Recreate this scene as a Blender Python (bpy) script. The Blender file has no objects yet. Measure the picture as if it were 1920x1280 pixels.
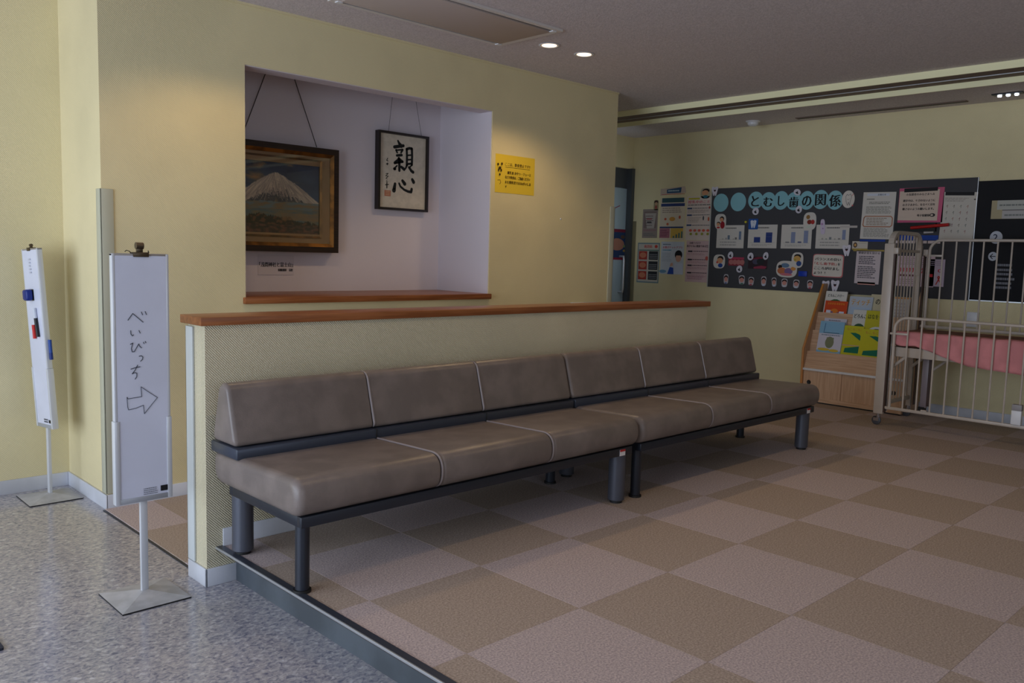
import bpy, bmesh, math, random
from mathutils import Vector, Matrix
random.seed(4)
S = bpy.context.scene
COL = S.collection

# ------------------------------------------------------------------ camera
cd = bpy.data.cameras.new('camera'); cam = bpy.data.objects.new('camera', cd); COL.objects.link(cam)
cd.sensor_width = 36; cd.lens = 29.759; cd.clip_start = .02
cam.matrix_world = Matrix(((0.71989, 0.05041, -0.69226, -1.58266), (-0.69354, 0.0919, -0.71453, -2.28893),
                           (0.0276, 0.99449, 0.10112, 1.16871), (0, 0, 0, 1)))
S.camera = cam
# ------------------------------------------------------------------ view, sky
S.view_settings.view_transform = 'Standard'; S.view_settings.look = 'None'
S.view_settings.gamma = 1; S.view_settings.exposure = 0.0
wd = bpy.data.worlds.new('sky'); S.world = wd; wd.use_nodes = True
bg = wd.node_tree.nodes['Background']; bg.inputs[0].default_value = (.55, .72, 1, 1); bg.inputs[1].default_value = .6
def area(name, loc, size, rot, power, col):
    l = bpy.data.lights.new(name, 'AREA'); l.shape = 'RECTANGLE'; l.size, l.size_y = size; l.energy = power; l.color = col
    o = bpy.data.objects.new(name, l); o.location = loc; o.rotation_euler = rot; COL.objects.link(o); return o
# daylight through the glazed front of the entrance hall (left) and the window behind the camera
area('window_daylight', (-4.35, .15, 1.12), (2.3, 4.7), (0, math.radians(-90), 0), 165, (.76, .86, 1))
area('rear_window_daylight', (-1.2, -5.3, 1.5), (4.2, 1.6), (math.radians(90), 0, 0), 21, (.86, .91, 1))
area('corridor_fill', (4.7, 2.75, 1.5), (.5, .9), (math.radians(90), 0, 0), 2.2, (.75, .87, 1))  # added fill aimed at the corridor door, no window built for it
S.cycles.max_bounces = 8
WARM = (1, .70, .36)

# ------------------------------------------------------------------ materials
def lin(c):
    return tuple(((v / 255) / 12.92 if v <= 10.3 else ((v / 255 + .055) / 1.055) ** 2.4) for v in c) + (1,)
MATS = {}
def mat(name, col, rough=.6, metal=0, bump=0, bscale=200, var=0, vscale=8, col2=None, wood=0, spec=.5, kind='noise', mix=(.4, .6), tr=0, bdist=.002):
    if name in MATS: return MATS[name]
    m = bpy.data.materials.new(name); m.use_nodes = True; MATS[name] = m
    nt = m.node_tree; n = nt.nodes; L = nt.links.new; b = n['Principled BSDF']
    b.inputs['Base Color'].default_value = lin(col); b.inputs['Roughness'].default_value = rough
    b.inputs['Metallic'].default_value = metal; b.inputs['Specular IOR Level'].default_value = spec
    if tr: b.inputs['Transmission Weight'].default_value = tr
    tc = n.new('ShaderNodeTexCoord')
    if col2 or var:
        t = n.new('ShaderNodeTexNoise'); t.inputs['Scale'].default_value = vscale; t.inputs['Detail'].default_value = 6
        src = tc.outputs['Object']
        if wood:
            mp = n.new('ShaderNodeMapping'); mp.inputs['Scale'].default_value = {'x': (1, 22, 22), 'y': (22, 1, 22), 'z': (22, 22, 1)}[wood]
            L(src, mp.inputs[0]); src = mp.outputs[0]
        L(src, t.inputs['Vector'])
        r = n.new('ShaderNodeValToRGB'); r.color_ramp.elements[0].position, r.color_ramp.elements[1].position = mix
        c2 = col2 or tuple(max(0, v * (1 - var)) for v in col)
        r.color_ramp.elements[0].color = lin(c2); r.color_ramp.elements[1].color = lin(col)
        L(t.outputs['Fac'], r.inputs[0]); L(r.outputs[0], b.inputs['Base Color'])
    if bump:
        if kind == 'weave':
            t1 = n.new('ShaderNodeTexWave'); t1.wave_type = 'BANDS'; t1.bands_direction = 'DIAGONAL'; t1.inputs['Scale'].default_value = bscale
            t1.inputs['Distortion'].default_value = 1.5; t1.inputs['Detail Scale'].default_value = 3
        elif kind == 'cells':
            t1 = n.new('ShaderNodeTexVoronoi'); t1.inputs['Scale'].default_value = bscale
        else:
            t1 = n.new('ShaderNodeTexNoise'); t1.inputs['Scale'].default_value = bscale; t1.inputs['Detail'].default_value = 3
        L(tc.outputs['Object'], t1.inputs['Vector'])
        bp = n.new('ShaderNodeBump'); bp.inputs['Strength'].default_value = bump; bp.inputs['Distance'].default_value = bdist
        L(t1.outputs[0], bp.inputs['Height']); L(bp.outputs[0], b.inputs['Normal'])
    return m
def prn(col, rough=.65):
    return mat('print_%02x%02x%02x' % tuple(int(c) for c in col), col, rough, spec=.3)
def emis(name, col, strength):
    m = bpy.data.materials.new(name); m.use_nodes = True; b = m.node_tree.nodes['Principled BSDF']
    b.inputs['Base Color'].default_value = (.8, .8, .8, 1); b.inputs['Emission Color'].default_value = col + (1,); b.inputs['Emission Strength'].default_value = strength
    MATS[name] = m; return m

M_wall = mat('cream_wallpaper', (226, 213, 170), .75, bump=.35, bscale=60, kind='weave', var=.05, vscale=1.2)
M_wallp = mat('partition_wallpaper', (222, 213, 184), .7, bump=.7, bscale=62, kind='weave', var=.04, vscale=2, bdist=.004)
M_niche = mat('white_wallpaper', (214, 206, 212), .75, bump=.2, bscale=150)
M_ceil = mat('ceiling_board', (216, 207, 209), .9, bump=.7, bscale=160, var=.08, vscale=90, kind='noise', bdist=.003)
M_base = mat('grey_baseboard', (206, 209, 218), .45, var=.06, vscale=5)
M_guard = mat('corner_guard_plastic', (186, 186, 166), .4)
M_guardw = mat('white_corner_guard', (206, 212, 214), .4)
M_cap = mat('cherry_wood', (150, 92, 52), .35, col2=(126, 72, 36), wood='x', vscale=3)
M_beam = mat('beam_soffit', (118, 100, 88), .7)
M_strip = mat('cream_beam_edge', (255, 251, 206), .3)
M_light = mat('light_carpet', (206, 189, 185), .95, bump=.6, bscale=420, col2=(160, 146, 148), vscale=150, mix=(.35, .65), bdist=.004)
M_tan = mat('tan_carpet', (186, 168, 154), .95, bump=.6, bscale=420, col2=(148, 132, 120), vscale=150, mix=(.35, .65), bdist=.004)
M_sub = mat('subfloor', (60, 52, 46), .9)
M_leather = mat('taupe_leather', (124, 113, 108), .36, bump=.25, bscale=240, var=.1, vscale=9, spec=.45)
M_lit_edge = mat('lit_leather_edge', (140, 130, 130), .4)  # leather tone lightened to paint light on the cushion edges
M_frame = mat('charcoal_metal', (44, 48, 58), .38, metal=.35)
M_rail = mat('dark_rail_metal', (66, 72, 86), .3, metal=.4)
M_leg = mat('grey_leg_metal', (82, 85, 96), .38, metal=.35)
M_rub = mat('black_rubber', (22, 22, 24), .6)
M_steel = mat('brushed_steel', (120, 124, 126), .32, metal=.85, bump=.1, bscale=90)
M_riser = mat('riser_metal', (108, 117, 126), .38, metal=.5, var=.15, vscale=4)
M_chrome = mat('chrome', (200, 205, 215), .15, metal=1)
M_crib = mat('cream_enamel', (192, 180, 168), .35, var=.04, vscale=6)
M_cribd = mat('brown_channel', (74, 52, 44), .4)
M_black = mat('black', (14, 14, 15), .5)
M_board = mat('charcoal_felt', (66, 66, 70), .9, bump=.3, bscale=500)
M_boardb = mat('black_felt', (22, 23, 28), .9, bump=.3, bscale=500)
M_alu = mat('aluminium', (196, 200, 206), .3, metal=.6)
M_maple = mat('maple_veneer', (206, 170, 138), .45, col2=(190, 152, 120), wood='z', vscale=4)
M_mapleh = mat('maple_veneer_level', (206, 170, 138), .45, col2=(190, 152, 120), wood='y', vscale=4)
M_edge = mat('orange_wood_edge', (196, 130, 60), .4)
M_white = mat('white_plastic', (225, 226, 230), .4)
M_wb = mat('whiteboard', (214, 218, 236), .18, var=.03, vscale=4)
M_wbf = mat('whiteboard_frame', (205, 208, 214), .3, metal=.2)
M_base2 = mat('stand_base', (176, 176, 180), .45, var=.1, vscale=14)
M_pink = mat('pink_sheet', (216, 140, 142), .85, bump=.3, bscale=60, var=.08, vscale=7)
M_matt = mat('mattress_top', (150, 96, 74), .85, var=.25, vscale=5, bump=.3, bscale=30)
M_gold = mat('gilded_wood', (140, 94, 38), .38, metal=.65, var=.3, vscale=14)
M_dkw = mat('dark_walnut', (46, 26, 18), .35, col2=(30, 16, 12), wood='x', vscale=6)
M_mat = mat('linen_mount', (176, 140, 98), .8, bump=.4, bscale=500)
M_glass = None

# vinyl floor: mottled chips
m = bpy.data.materials.new('marbled_vinyl'); m.use_nodes = True; MATS['v'] = m; M_vinyl = m
nt = m.node_tree; n = nt.nodes; L = nt.links.new; b = n['Principled BSDF']
tc = n.new('ShaderNodeTexCoord'); mp = n.new('ShaderNodeMapping'); mp.inputs['Scale'].default_value = (1, 1.3, 1); mp.inputs['Rotation'].default_value = (0, 0, .5)
L(tc.outputs['Object'], mp.inputs[0])
t = n.new('ShaderNodeTexNoise'); t.inputs['Scale'].default_value = 52; t.inputs['Detail'].default_value = 5; t.inputs['Roughness'].default_value = .62; t.inputs['Distortion'].default_value = .7
L(mp.outputs[0], t.inputs['Vector'])
r = n.new('ShaderNodeValToRGB'); e = r.color_ramp.elements
e[0].position = .34; e[0].color = lin((110, 111, 130)); e[1].position = .74; e[1].color = lin((212, 211, 220))
q = e.new(.45); q.color = lin((150, 149, 159)); q = e.new(.56); q.color = lin((174, 170, 173))
L(t.outputs['Fac'], r.inputs[0]); L(r.outputs[0], b.inputs['Base Color']); b.inputs['Roughness'].default_value = .16
b.inputs['Specular IOR Level'].default_value = .6
t2 = n.new('ShaderNodeTexNoise'); t2.inputs['Scale'].default_value = 9; L(tc.outputs['Object'], t2.inputs['Vector'])
bp = n.new('ShaderNodeBump'); bp.inputs['Strength'].default_value = .12; bp.inputs['Distance'].default_value = .003; L(t2.outputs[0], bp.inputs['Height']); L(bp.outputs[0], b.inputs['Normal'])

# ------------------------------------------------------------------ mesh helpers
def link(o, parent=None, label=None, cat=None, group=None, kind=None):
    COL.objects.link(o)
    if parent is not None: o.parent = parent; o.matrix_parent_inverse = parent.matrix_world.inverted() if False else Matrix.Translation(-Vector(parent.location))
    tag(o, label, cat, group, kind); return o
def tag(o, label=None, cat=None, group=None, kind=None):
    if label: o['label'] = label
    if cat: o['category'] = cat
    if group: o['group'] = group
    if kind: o['kind'] = kind
    return o
def thing(name, loc, label, cat, group=None, kind=None):
    o = bpy.data.objects.new(name, None); o.empty_display_size = .05; o.location = loc
    COL.objects.link(o); return tag(o, label, cat, group, kind)
class MB:
    def __init__(s): s.bm = bmesh.new(); s.mats = []; s.mi = 0
    def m(s, mt):
        if mt not in s.mats: s.mats.append(mt)
        s.mi = s.mats.index(mt); return s
    def _add(s, t, M=None):
        if M is not None: bmesh.ops.transform(t, matrix=M, verts=t.verts)
        for f in t.faces: f.material_index = s.mi
        me = bpy.data.meshes.new('t'); t.to_mesh(me); t.free(); s.bm.from_mesh(me); bpy.data.meshes.remove(me); return s
    def box(s, x0, y0, z0, x1, y1, z1, bev=0, seg=2, M=None):
        t = bmesh.new(); bmesh.ops.create_cube(t, size=1)
        for v in t.verts: v.co = Vector(((x0 + x1) / 2 + v.co.x * abs(x1 - x0), (y0 + y1) / 2 + v.co.y * abs(y1 - y0), (z0 + z1) / 2 + v.co.z * abs(z1 - z0)))
        if bev: bmesh.ops.bevel(t, geom=t.edges[:], offset=bev, segments=seg, profile=.5, affect='EDGES')
        return s._add(t, M)
    def poly(s, pts):
        vs = [s.bm.verts.new(p) for p in pts]; f = s.bm.faces.new(vs); f.material_index = s.mi; return s
    def prism(s, prof, a, b2, axis='x', M=None):   # 2-D outline swept along an axis
        t = bmesh.new()
        def P(u, v, w): return {'x': (w, u, v), 'y': (u, w, v), 'z': (u, v, w)}[axis]
        A = [t.verts.new(P(u, v, a)) for u, v in prof]; B = [t.verts.new(P(u, v, b2)) for u, v in prof]
        k = len(prof); t.faces.new(A); t.faces.new(B[::-1])
        for i in range(k): t.faces.new((A[i], B[i], B[(i + 1) % k], A[(i + 1) % k]))
        bmesh.ops.recalc_face_normals(t, faces=t.faces[:]); return s._add(t, M)
    def rings(s, rings, cap=True, M=None):
        t = bmesh.new(); R = [[t.verts.new(p) for p in r] for r in rings]
        for a, b2 in zip(R, R[1:]):
            k = len(a)
            for i in range(k): t.faces.new((a[i], a[(i + 1) % k], b2[(i + 1) % k], b2[i]))
        if cap: t.faces.new(R[0][::-1]); t.faces.new(R[-1])
        bmesh.ops.recalc_face_normals(t, faces=t.faces[:]); return s._add(t, M)
    def tube(s, pts, r, seg=10, M=None, flat=None):
        pts = [Vector(p) for p in pts]; R = []; up = None
        for i, p in enumerate(pts):
            d = (pts[min(i + 1, len(pts) - 1)] - pts[max(i - 1, 0)]).normalized()
            if up is None: up = Vector((0, 0, 1)) if abs(d.z) < .9 else Vector((1, 0, 0))
            a = d.cross(up).normalized(); c = a.cross(d).normalized(); up = c
            R.append([p + (a * math.cos(2 * math.pi * k / seg) * r + c * math.sin(2 * math.pi * k / seg) * r) for k in range(seg)])
        return s.rings(R, M=M)
    def cyl(s, c, r, z0, z1, seg=24, r2=None, M=None, bev=0):
        r2 = r if r2 is None else r2
        def ring(rr, z): return [(c[0] + rr * math.cos(2 * math.pi * k / seg), c[1] + rr * math.sin(2 * math.pi * k / seg), z) for k in range(seg)]
        rs = [ring(r - bev, z0), ring(r, z0 + bev), ring(r2, z1 - bev), ring(r2 - bev, z1)] if bev else [ring(r, z0), ring(r2, z1)]
        return s.rings(rs, M=M)
    def lathe(s, c, prof, seg=24, M=None):
        return s.rings([[(c[0] + rr * math.cos(2 * math.pi * k / seg), c[1] + rr * math.sin(2 * math.pi * k / seg), c[2] + z) for k in range(seg)] for rr, z in prof], M=M)
    def mesh(s, name, smooth=True):
        me = bpy.data.meshes.new(name); s.bm.to_mesh(me); s.bm.free()
        for x in s.mats: me.materials.append(x)
        if smooth:
            me.polygons.foreach_set('use_smooth', [True] * len(me.polygons)); me.set_sharp_from_angle(angle=math.radians(38))
        return me
    def build(s, name, parent=None, smooth=True, **k):
        return link(bpy.data.objects.new(name, s.mesh(name, smooth)), parent, **k)
def B(mt): return MB().m(mt)
def boxobj(name, mt, c, parent=None, bev=0, **k): return B(mt).box(*c, bev=bev).build(name, parent, **k)
def struct(name, mb, parent=None, **k): return mb.build(name, parent, kind='structure', **k)
def arc(c, r, a0, a1, n=8): return [(c[0] + r * math.cos(math.radians(a0 + (a1 - a0) * i / n)), c[1] + r * math.sin(math.radians(a0 + (a1 - a0) * i / n))) for i in range(n + 1)]
def rounded(pts, rad, n=5):    # closed outline with rounded corners
    out = []; k = len(pts)
    for i in range(k):
        p0, p, p1 = Vector(pts[i - 1]), Vector(pts[i]), Vector(pts[(i + 1) % k]); r = rad[i] if isinstance(rad, (list, tuple)) else rad
        a = (p0 - p).normalized(); b2 = (p1 - p).normalized(); ang = a.angle(b2); d = min(r / math.tan(ang / 2), (p0 - p).length * .49, (p1 - p).length * .49)
        s0, s1 = p + a * d, p + b2 * d
        for j in range(n + 1):
            t = j / n; out.append(tuple((1 - t) ** 2 * s0 + 2 * t * (1 - t) * p + t * t * s1))
    return out
def copy_tree(o, parent=None):
    c = o.copy(); COL.objects.link(c)
    if parent is not None: c.parent = parent
    for ch in list(o.children): copy_tree(ch, c)
    return c

# text as geometry
TXT = {}
def text_mesh(s, bold=0):
    if (s, bold) in TXT: return TXT[(s, bold)]
    cu = bpy.data.curves.new('t', 'FONT'); cu.body = s; cu.size = 1; cu.offset = bold; cu.resolution_u = 2
    o = bpy.data.objects.new('t', cu); COL.objects.link(o); dg = bpy.context.evaluated_depsgraph_get()
    me = o.evaluated_get(dg).to_mesh(); vs = [tuple(v.co) for v in me.vertices]; fs = [tuple(p.vertices) for p in me.polygons]
    o.to_mesh_clear(); bpy.data.objects.remove(o); bpy.data.curves.remove(cu)
    xs = [v[0] for v in vs]; ys = [v[1] for v in vs]
    if not vs: TXT[(s, bold)] = ([], []); return TXT[(s, bold)]
    x0, x1, y0, y1 = min(xs), max(xs), min(ys), max(ys)
    vs = [((v[0] - x0) / max(x1 - x0, 1e-6), (v[1] - y0) / max(y1 - y0, 1e-6)) for v in vs]
    TXT[(s, bold)] = (vs, fs); return TXT[(s, bold)]

class Sheet:
    """flat print on a plane: o = top-left corner, R = right, U = up; (u,v) run 0..1 to the right and down"""
    def __init__(s, o, R, U, w, h, tilt=0):
        s.R = Vector(R).normalized(); s.U = Vector(U).normalized(); s.N = s.R.cross(s.U); s.o = Vector(o); s.w, s.h = w, h; s.k = 0; s.mb = MB()
        if tilt:
            q = Matrix.Rotation(math.radians(tilt), 3, s.N); c = s.o + s.R * w / 2 - s.U * h / 2
            s.R = q @ s.R; s.U = q @ s.U; s.o = c - s.R * w / 2 + s.U * h / 2
    def P(s, u, v, n=0): return s.o + s.R * (u * s.w) - s.U * (v * s.h) + s.N * n
    def lay(s): s.k += 1; return .0016 + .00025 * s.k
    def slab(s, pts, col, th=.0012):
        s.mb.m(col if not isinstance(col, tuple) else prn(col)); t = bmesh.new()
        A = [t.verts.new(s.P(u, v, .0004)) for u, v in pts]; B2 = [t.verts.new(s.P(u, v, .0004 + th)) for u, v in pts]; k = len(pts)
        t.faces.new(A); t.faces.new(B2)
        for i in range(k): t.faces.new((A[i], B2[i], B2[(i + 1) % k], A[(i + 1) % k]))
        bmesh.ops.recalc_face_normals(t, faces=t.faces[:]); s.mb._add(t); return s
    def base(s, col, th=.0012): return s.slab([(0, 0), (1, 0), (1, 1), (0, 1)], col, th)
    def basee(s, col, n=28): return s.slab([(.5 + .5 * math.cos(2 * math.pi * i / n), .5 + .5 * math.sin(2 * math.pi * i / n)) for i in range(n)], col)
    def poly(s, pts, col):
        n = s.lay(); s.mb.m(col if not isinstance(col, tuple) else prn(col)); s.mb.poly([s.P(u, v, n) for u, v in pts][::-1]); return s
    def rect(s, u0, v0, u1, v1, col): return s.poly([(u0, v0), (u1, v0), (u1, v1), (u0, v1)], col)
    def ell(s, u, v, ru, rv, col, n=18): return s.poly([(u + ru * math.cos(2 * math.pi * i / n), v + rv * math.sin(2 * math.pi * i / n)) for i in range(n)], col)
    def text(s, st, u0, v0, u1, v1, col, bold=0):
        if bold:
            d = .045 * (u1 - u0) / max(1, len(st)) if bold < .02 else .032 * (u1 - u0) / max(1, len(st))
            s.text(st, u0 - d, v0, u1 - d, v1, col); s.text(st, u0 + d, v0, u1 + d, v1, col); bold = 0
        vs, fs = text_mesh(st, bold); n = s.lay(); s.mb.m(prn(col) if isinstance(col, tuple) else col); bv = [s.mb.bm.verts.new(s.P(u0 + x * (u1 - u0), v1 - y * (v1 - v0), n)) for x, y in vs]
        for f in fs:
            try: fc = s.mb.bm.faces.new([bv[i] for i in f]); fc.material_index = s.mb.mi
            except ValueError: pass
        return s
    def dash(s, u0, v0, u1, v1, rows, col, fill=.5, rag=.25):     # lines of print too small to read
        rn = random.Random(int(u0 * 1e4 + v0 * 1e3) + rows); n = s.lay(); s.mb.m(prn(col)); hh = (v1 - v0) / rows
        for i in range(rows):
            y = v0 + (i + .5 - fill / 2) * hh; u = u0; end = u1 - rn.random() * rag * (u1 - u0)
            while u < end:
                l = (u1 - u0) * rn.uniform(.05, .16); e2 = min(end, u + l)
                s.mb.poly([s.P(u, y, n), s.P(u, y + hh * fill, n), s.P(e2, y + hh * fill, n), s.P(e2, y, n)][::1]); u = e2 + (u1 - u0) * .02
        return s
    def stroke(s, pts, wd, col, wd2=None):       # pts in (u,v); widths in metres
        wd2 = wd if wd2 is None else wd2; s.mb.m(prn(col)); P2 = [Vector((u * s.w, v * s.h)) for u, v in pts]; k = len(P2)
        for i, p in enumerate(P2):
            r = (wd + (wd2 - wd) * i / max(1, k - 1)) / 2; n = s.lay() if False else .0022
            c = [(p.x + r * math.cos(j * math.pi / 4), p.y + r * math.sin(j * math.pi / 4)) for j in range(8)]
            s.mb.poly([s.P(x / s.w, y / s.h, n + .0001) for x, y in c][::-1])
        for i in range(k - 1):
            a, b2 = P2[i], P2[i + 1]; d = (b2 - a); 
            if d.length < 1e-6: continue
            d.normalize(); q = Vector((-d.y, d.x)); ra = (wd + (wd2 - wd) * i / max(1, k - 1)) / 2; rb = (wd + (wd2 - wd) * (i + 1) / max(1, k - 1)) / 2
            s.mb.poly([s.P(x.x / s.w, x.y / s.h, .0022) for x in (a + q * ra, b2 + q * rb, b2 - q * rb, a - q * ra)])
        return s
    def loc(s, p): d = Vector(p) - s.o; return (d.dot(s.R) / s.w, -d.dot(s.U) / s.h)
    def build(s, name, parent=None, **k): return s.mb.build(name, parent, smooth=False, **k)
INK = (24, 24, 28); GREY = (120, 120, 122)

# ================================================================== THE SETTING
ZL = -.15                    # lower floor
struct('floor', B(M_vinyl).box(-5, -5.5, -.25, -.05, 2.7, ZL).box(-.05, .93, -.25, 3.2, 2.1, ZL), label='marbled grey vinyl floor of the lower entrance hall')
plat = struct('floor', B(M_sub).box(-.078, -5.5, -.149, 5.6, .815, -.006).box(3.2, .815, -.149, 5.6, 3.4, -.006), label='raised floor carpeted with light and tan squares')
struct('riser_panel', B(M_riser).box(-.0835, -5.5, ZL, -.078, .81, -.012), plat, label='brushed metal riser of the step')
struct('step_nosing', B(M_rail).box(-.160, -5.5, -.003, -.1345, .81, .003).m(M_alu).box(-.1655, -5.5, -.006, -.160, .81, .003, bev=.001).m(M_sub).box(-.16, -5.5, -.012, -.078, .81, -.006), plat, label='dark metal nosing with a bright front edge')
tm = {}
def tile(x0, y0, w, d, light, parent, z):
    key = (round(w, 3), round(d, 3), light)
    if key not in tm: tm[key] = B(M_light if light else M_tan).box(.0002, .0002, -.006, w - .0002, d - .0002, 0, bev=.0007, seg=1).mesh('carpet_tile', False)
    o = bpy.data.objects.new('carpet_tile', tm[key]); o.location = (x0, y0, z + random.uniform(0, .0004)); COL.objects.link(o); o.parent = parent; return o
for i in range(-1, 11):
    for j in range(-7, 9):
        x0, x1 = max(-.1345, i * .5), min(5.545, (i + 1) * .5); y1, y0 = -j * .5, -(j + 1) * .5
        if y0 > 3.2: continue
        if y0 < .81 < y1 and x0 < 3.2: y1 = .81
        if y0 > .7 and x1 <= 3.2: continue
        if y1 > .81 and x0 < 3.2: x0 = 3.2
        y1 = min(y1, 3.29)
        if x1 - x0 < .02 or y1 - y0 < .02: continue
        tile(x0, y0, x1 - x0, y1 - y0, (i + j) % 2 == 1, plat, 0)
low = struct('floor', B(M_sub).box(-.168, .965, ZL, 3.19, 2.06, ZL + .001), label='carpeted passage floor behind the low wall, level with the vinyl')
for i in range(-1, 7):
    for j in range(-3, 1):
        x0, x1 = max(-.165, .07 + i * .5), min(3.18, .57 + i * .5); y0, y1 = max(.966, 1.6 + j * .5), min(2.055, 2.1 + j * .5)
        if x1 - x0 < .02 or y1 - y0 < .02: continue
        tile(x0, y0, x1 - x0, y1 - y0, (i + j) % 2 == 1, low, ZL + .007)
struct('edge_strip', B(M_frame).box(-.176, .965, ZL, -.166, 2.05, ZL + .004), low)

# ceiling
struct('ceiling', B(M_ceil).box(-5, -5.5, 2.46, 4.39, 3.4, 2.6).box(4.68, -5.5, 2.42, 5.6, 3.4, 2.6), label='pale textured ceiling, dropped slightly beyond the beam')
bm_ = struct('trim_1', B(M_beam).box(4.395, -5.5, 2.413, 4.615, 3.3, 2.5).box(4.615, -5.5, 2.413, 4.66, 3.3, 2.5).box(4.662, -5.5, 2.378, 4.68, 3.3, 2.5), label='ceiling track housing with two cream strips running across the room')
struct('cream_strip', B(M_strip).box(4.386, -5.5, 2.413, 4.395, 3.3, 2.462), bm_)
struct('cream_strip', B(M_strip).box(4.655, -5.5, 2.374, 4.663, 3.3, 2.413), bm_)
struct('centre_rib', B(M_alu).box(4.52, -5.5, 2.408, 4.526, 3.3, 2.414), bm_)

# wall with the niche
NX0, NX1, NZ0, NZ1 = .59, 2.388, .90, 2.142
wb = B(M_wall)
wb.box(-.15, 2.06, ZL, NX0, 2.65, 2.46).box(NX1, 2.06, ZL, 3.72, 2.65, 2.46).box(NX0, 2.06, NZ1, NX1, 2.18, 2.46).box(NX0, 2.18, 2.40, NX1, 2.65, 2.46).box(NX0, 2.06, ZL, NX1, 2.65, NZ0 - .036).box(NX0, 2.62, NZ0 - .036, NX1, 2.65, 2.40)
wall_n = struct('wall_back', wb, label='cream wallpapered wall with a deep picture niche')
g = .004
struct('niche_lining', B(M_niche).box(NX0, 2.066, NZ0, NX0 + g, 2.62, 2.40).box(NX1 - g, 2.066, NZ0, NX1, 2.62, 2.40).box(NX0, 2.066, NZ1 - g, NX1, 2.185, NZ1).box(NX0, 2.18, NZ1, NX1, 2.185, 2.40).box(NX0, 2.18, 2.396, NX1, 2.62, 2.40).box(NX0, 2.616, NZ0, NX1, 2.62, 2.40), wall_n, label='white papered lining of the niche')
struct('niche_shelf', B(M_cap).box(NX0 - .015, 2.035, NZ0 - .036, NX1 + .01, 2.616, NZ0, bev=.003), wall_n, label='reddish wooden sill of the niche')
struct('wall_ledge', B(M_guardw).box(.56, 2.035, .80, 2.42, 2.06, .817, bev=.003), wall_n, label='thin white ledge under the niche')
struct('wall_ledge', B(M_guardw).box(3.24, 2.02, .79, 3.52, 2.06, .824, bev=.004), wall_n, label='short white ledge just above the low wall')
struct('crown_strip', B(M_wall).box(-.155, 2.052, 2.448, 3.722, 2.06, 2.46), wall_n)
def guard(x0, y0, sx, sy, z0, z1, m, parent, name='corner_guard', w=.09):   # L-shaped guard around an outside corner
    th = .007
    mb = B(m); 
    mb.box(*sorted2(x0 - sx * th, y0 - sy * th, z0, x0 + sx * w, y0, z1), bev=.0025)
    mb.box(*sorted2(x0 - sx * th, y0 - sy * th, z0, x0, y0 + sy * w, z1), bev=.0025)
    return struct(name, mb, parent)
def sorted2(a, b, c, d, e, f): return (min(a, d), min(b, e), min(c, f), max(a, d), max(b, e), max(c, f))
guard(-.15, 2.06, 1, 1, -.07, 1.435, M_guard, wall_n, w=.055)
guard(3.72, 2.06, -1, 1, -.07, 1.575, M_guard, wall_n, w=.05)
struct('baseboard_back', B(M_base).box(-.157, 2.05, ZL, 3.725, 2.0595, -.075, bev=.002).box(-.16, 2.05, ZL, -.1505, 2.65, -.075, bev=.002), label='pale grey baseboard along the niche wall and its end')
struct('wall_left', B(M_wall).box(-5, 2.65, ZL, -.15, 2.75, 2.6), label='cream wall of the entrance recess behind the thin signboard')
struct('baseboard_left', B(M_base).box(-4.5, 2.64, ZL, -.161, 2.6495, -.075, bev=.002), label='pale grey baseboard of the entrance recess')
# board wall, corridor wall
wall_r = struct('wall_right', B(M_wall).box(5.55, -5.5, 0, 5.7, 3.33, 2.6), label='cream far wall carrying the pin boards')
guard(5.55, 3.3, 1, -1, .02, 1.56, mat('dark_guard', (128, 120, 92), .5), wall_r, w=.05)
struct('baseboard_right', B(M_base).box(5.54, -5.5, 0, 5.5495, 3.28, .075, bev=.002), label='pale grey baseboard of the far wall')
wall_c = struct('wall_corridor', B(M_wall).box(3.6, 3.32, 0, 4.5, 3.42, 2.6).box(4.5, 3.32, 2.10, 5.7, 3.42, 2.6).box(3.72, 2.65, -.15, 3.66, 3.42, 2.6), label='shaded corridor wall above the clinic door')
dr = struct('door_1', B(mat('door_jamb', (70, 74, 78), .5)).box(4.5, 3.335, 0, 4.53, 3.42, 2.1).box(5.50, 3.295, 0, 5.5495, 3.42, 2.1).box(4.53, 3.36, 1.90, 5.50, 3.42, 2.10), label='pale door in the dark corridor corner')
struct('door_leaf', B(mat('pale_door', (176, 196, 206), .35)).box(4.53, 3.355, .01, 5.50, 3.395, 1.895, bev=.003), dr, label='pale blue-grey door leaf')
B(M_alu).tube([(5.42, 3.355, 1.19), (5.42, 3.30, 1.19), (5.42, 3.295, 1.15), (5.42, 3.295, .86), (5.42, 3.30, .82), (5.42, 3.355, .82)], .012).build('door_handle', dr, label='grey bar handle')
# enclosing walls behind and beside the camera, with the glazed openings the daylight enters by
struct('wall_front', B(M_wall).box(-5, -5.5, -.15, 5.7, -5.4, 1.0 - .3).box(-5, -5.5, 2.3, 5.7, -5.4, 2.6).box(-5, -5.5, .7, -3.3, -5.4, 2.3).box(.9, -5.5, .7, 5.7, -5.4, 2.3), label='wall behind the camera with a window')
struct('wall_side', B(M_wall).box(-4.55, -5.4, -.15, -4.45, -2.25, 2.6).box(-4.55, 2.55, -.15, -4.45, 2.7, 2.6).box(-4.55, -2.25, 2.33, -4.45, 2.55, 2.6), label='wall of the glazed entrance')
wn = struct('window_1', B(M_alu).box(-4.52, -2.25, -.15, -4.46, -2.20, 2.33).box(-4.52, 2.5, -.15, -4.46, 2.55, 2.33).box(-4.52, .12, -.15, -4.46, .18, 2.33).box(-4.52, -2.2, 2.28, -4.46, 2.5, 2.33), label='glazed entrance front')

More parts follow.
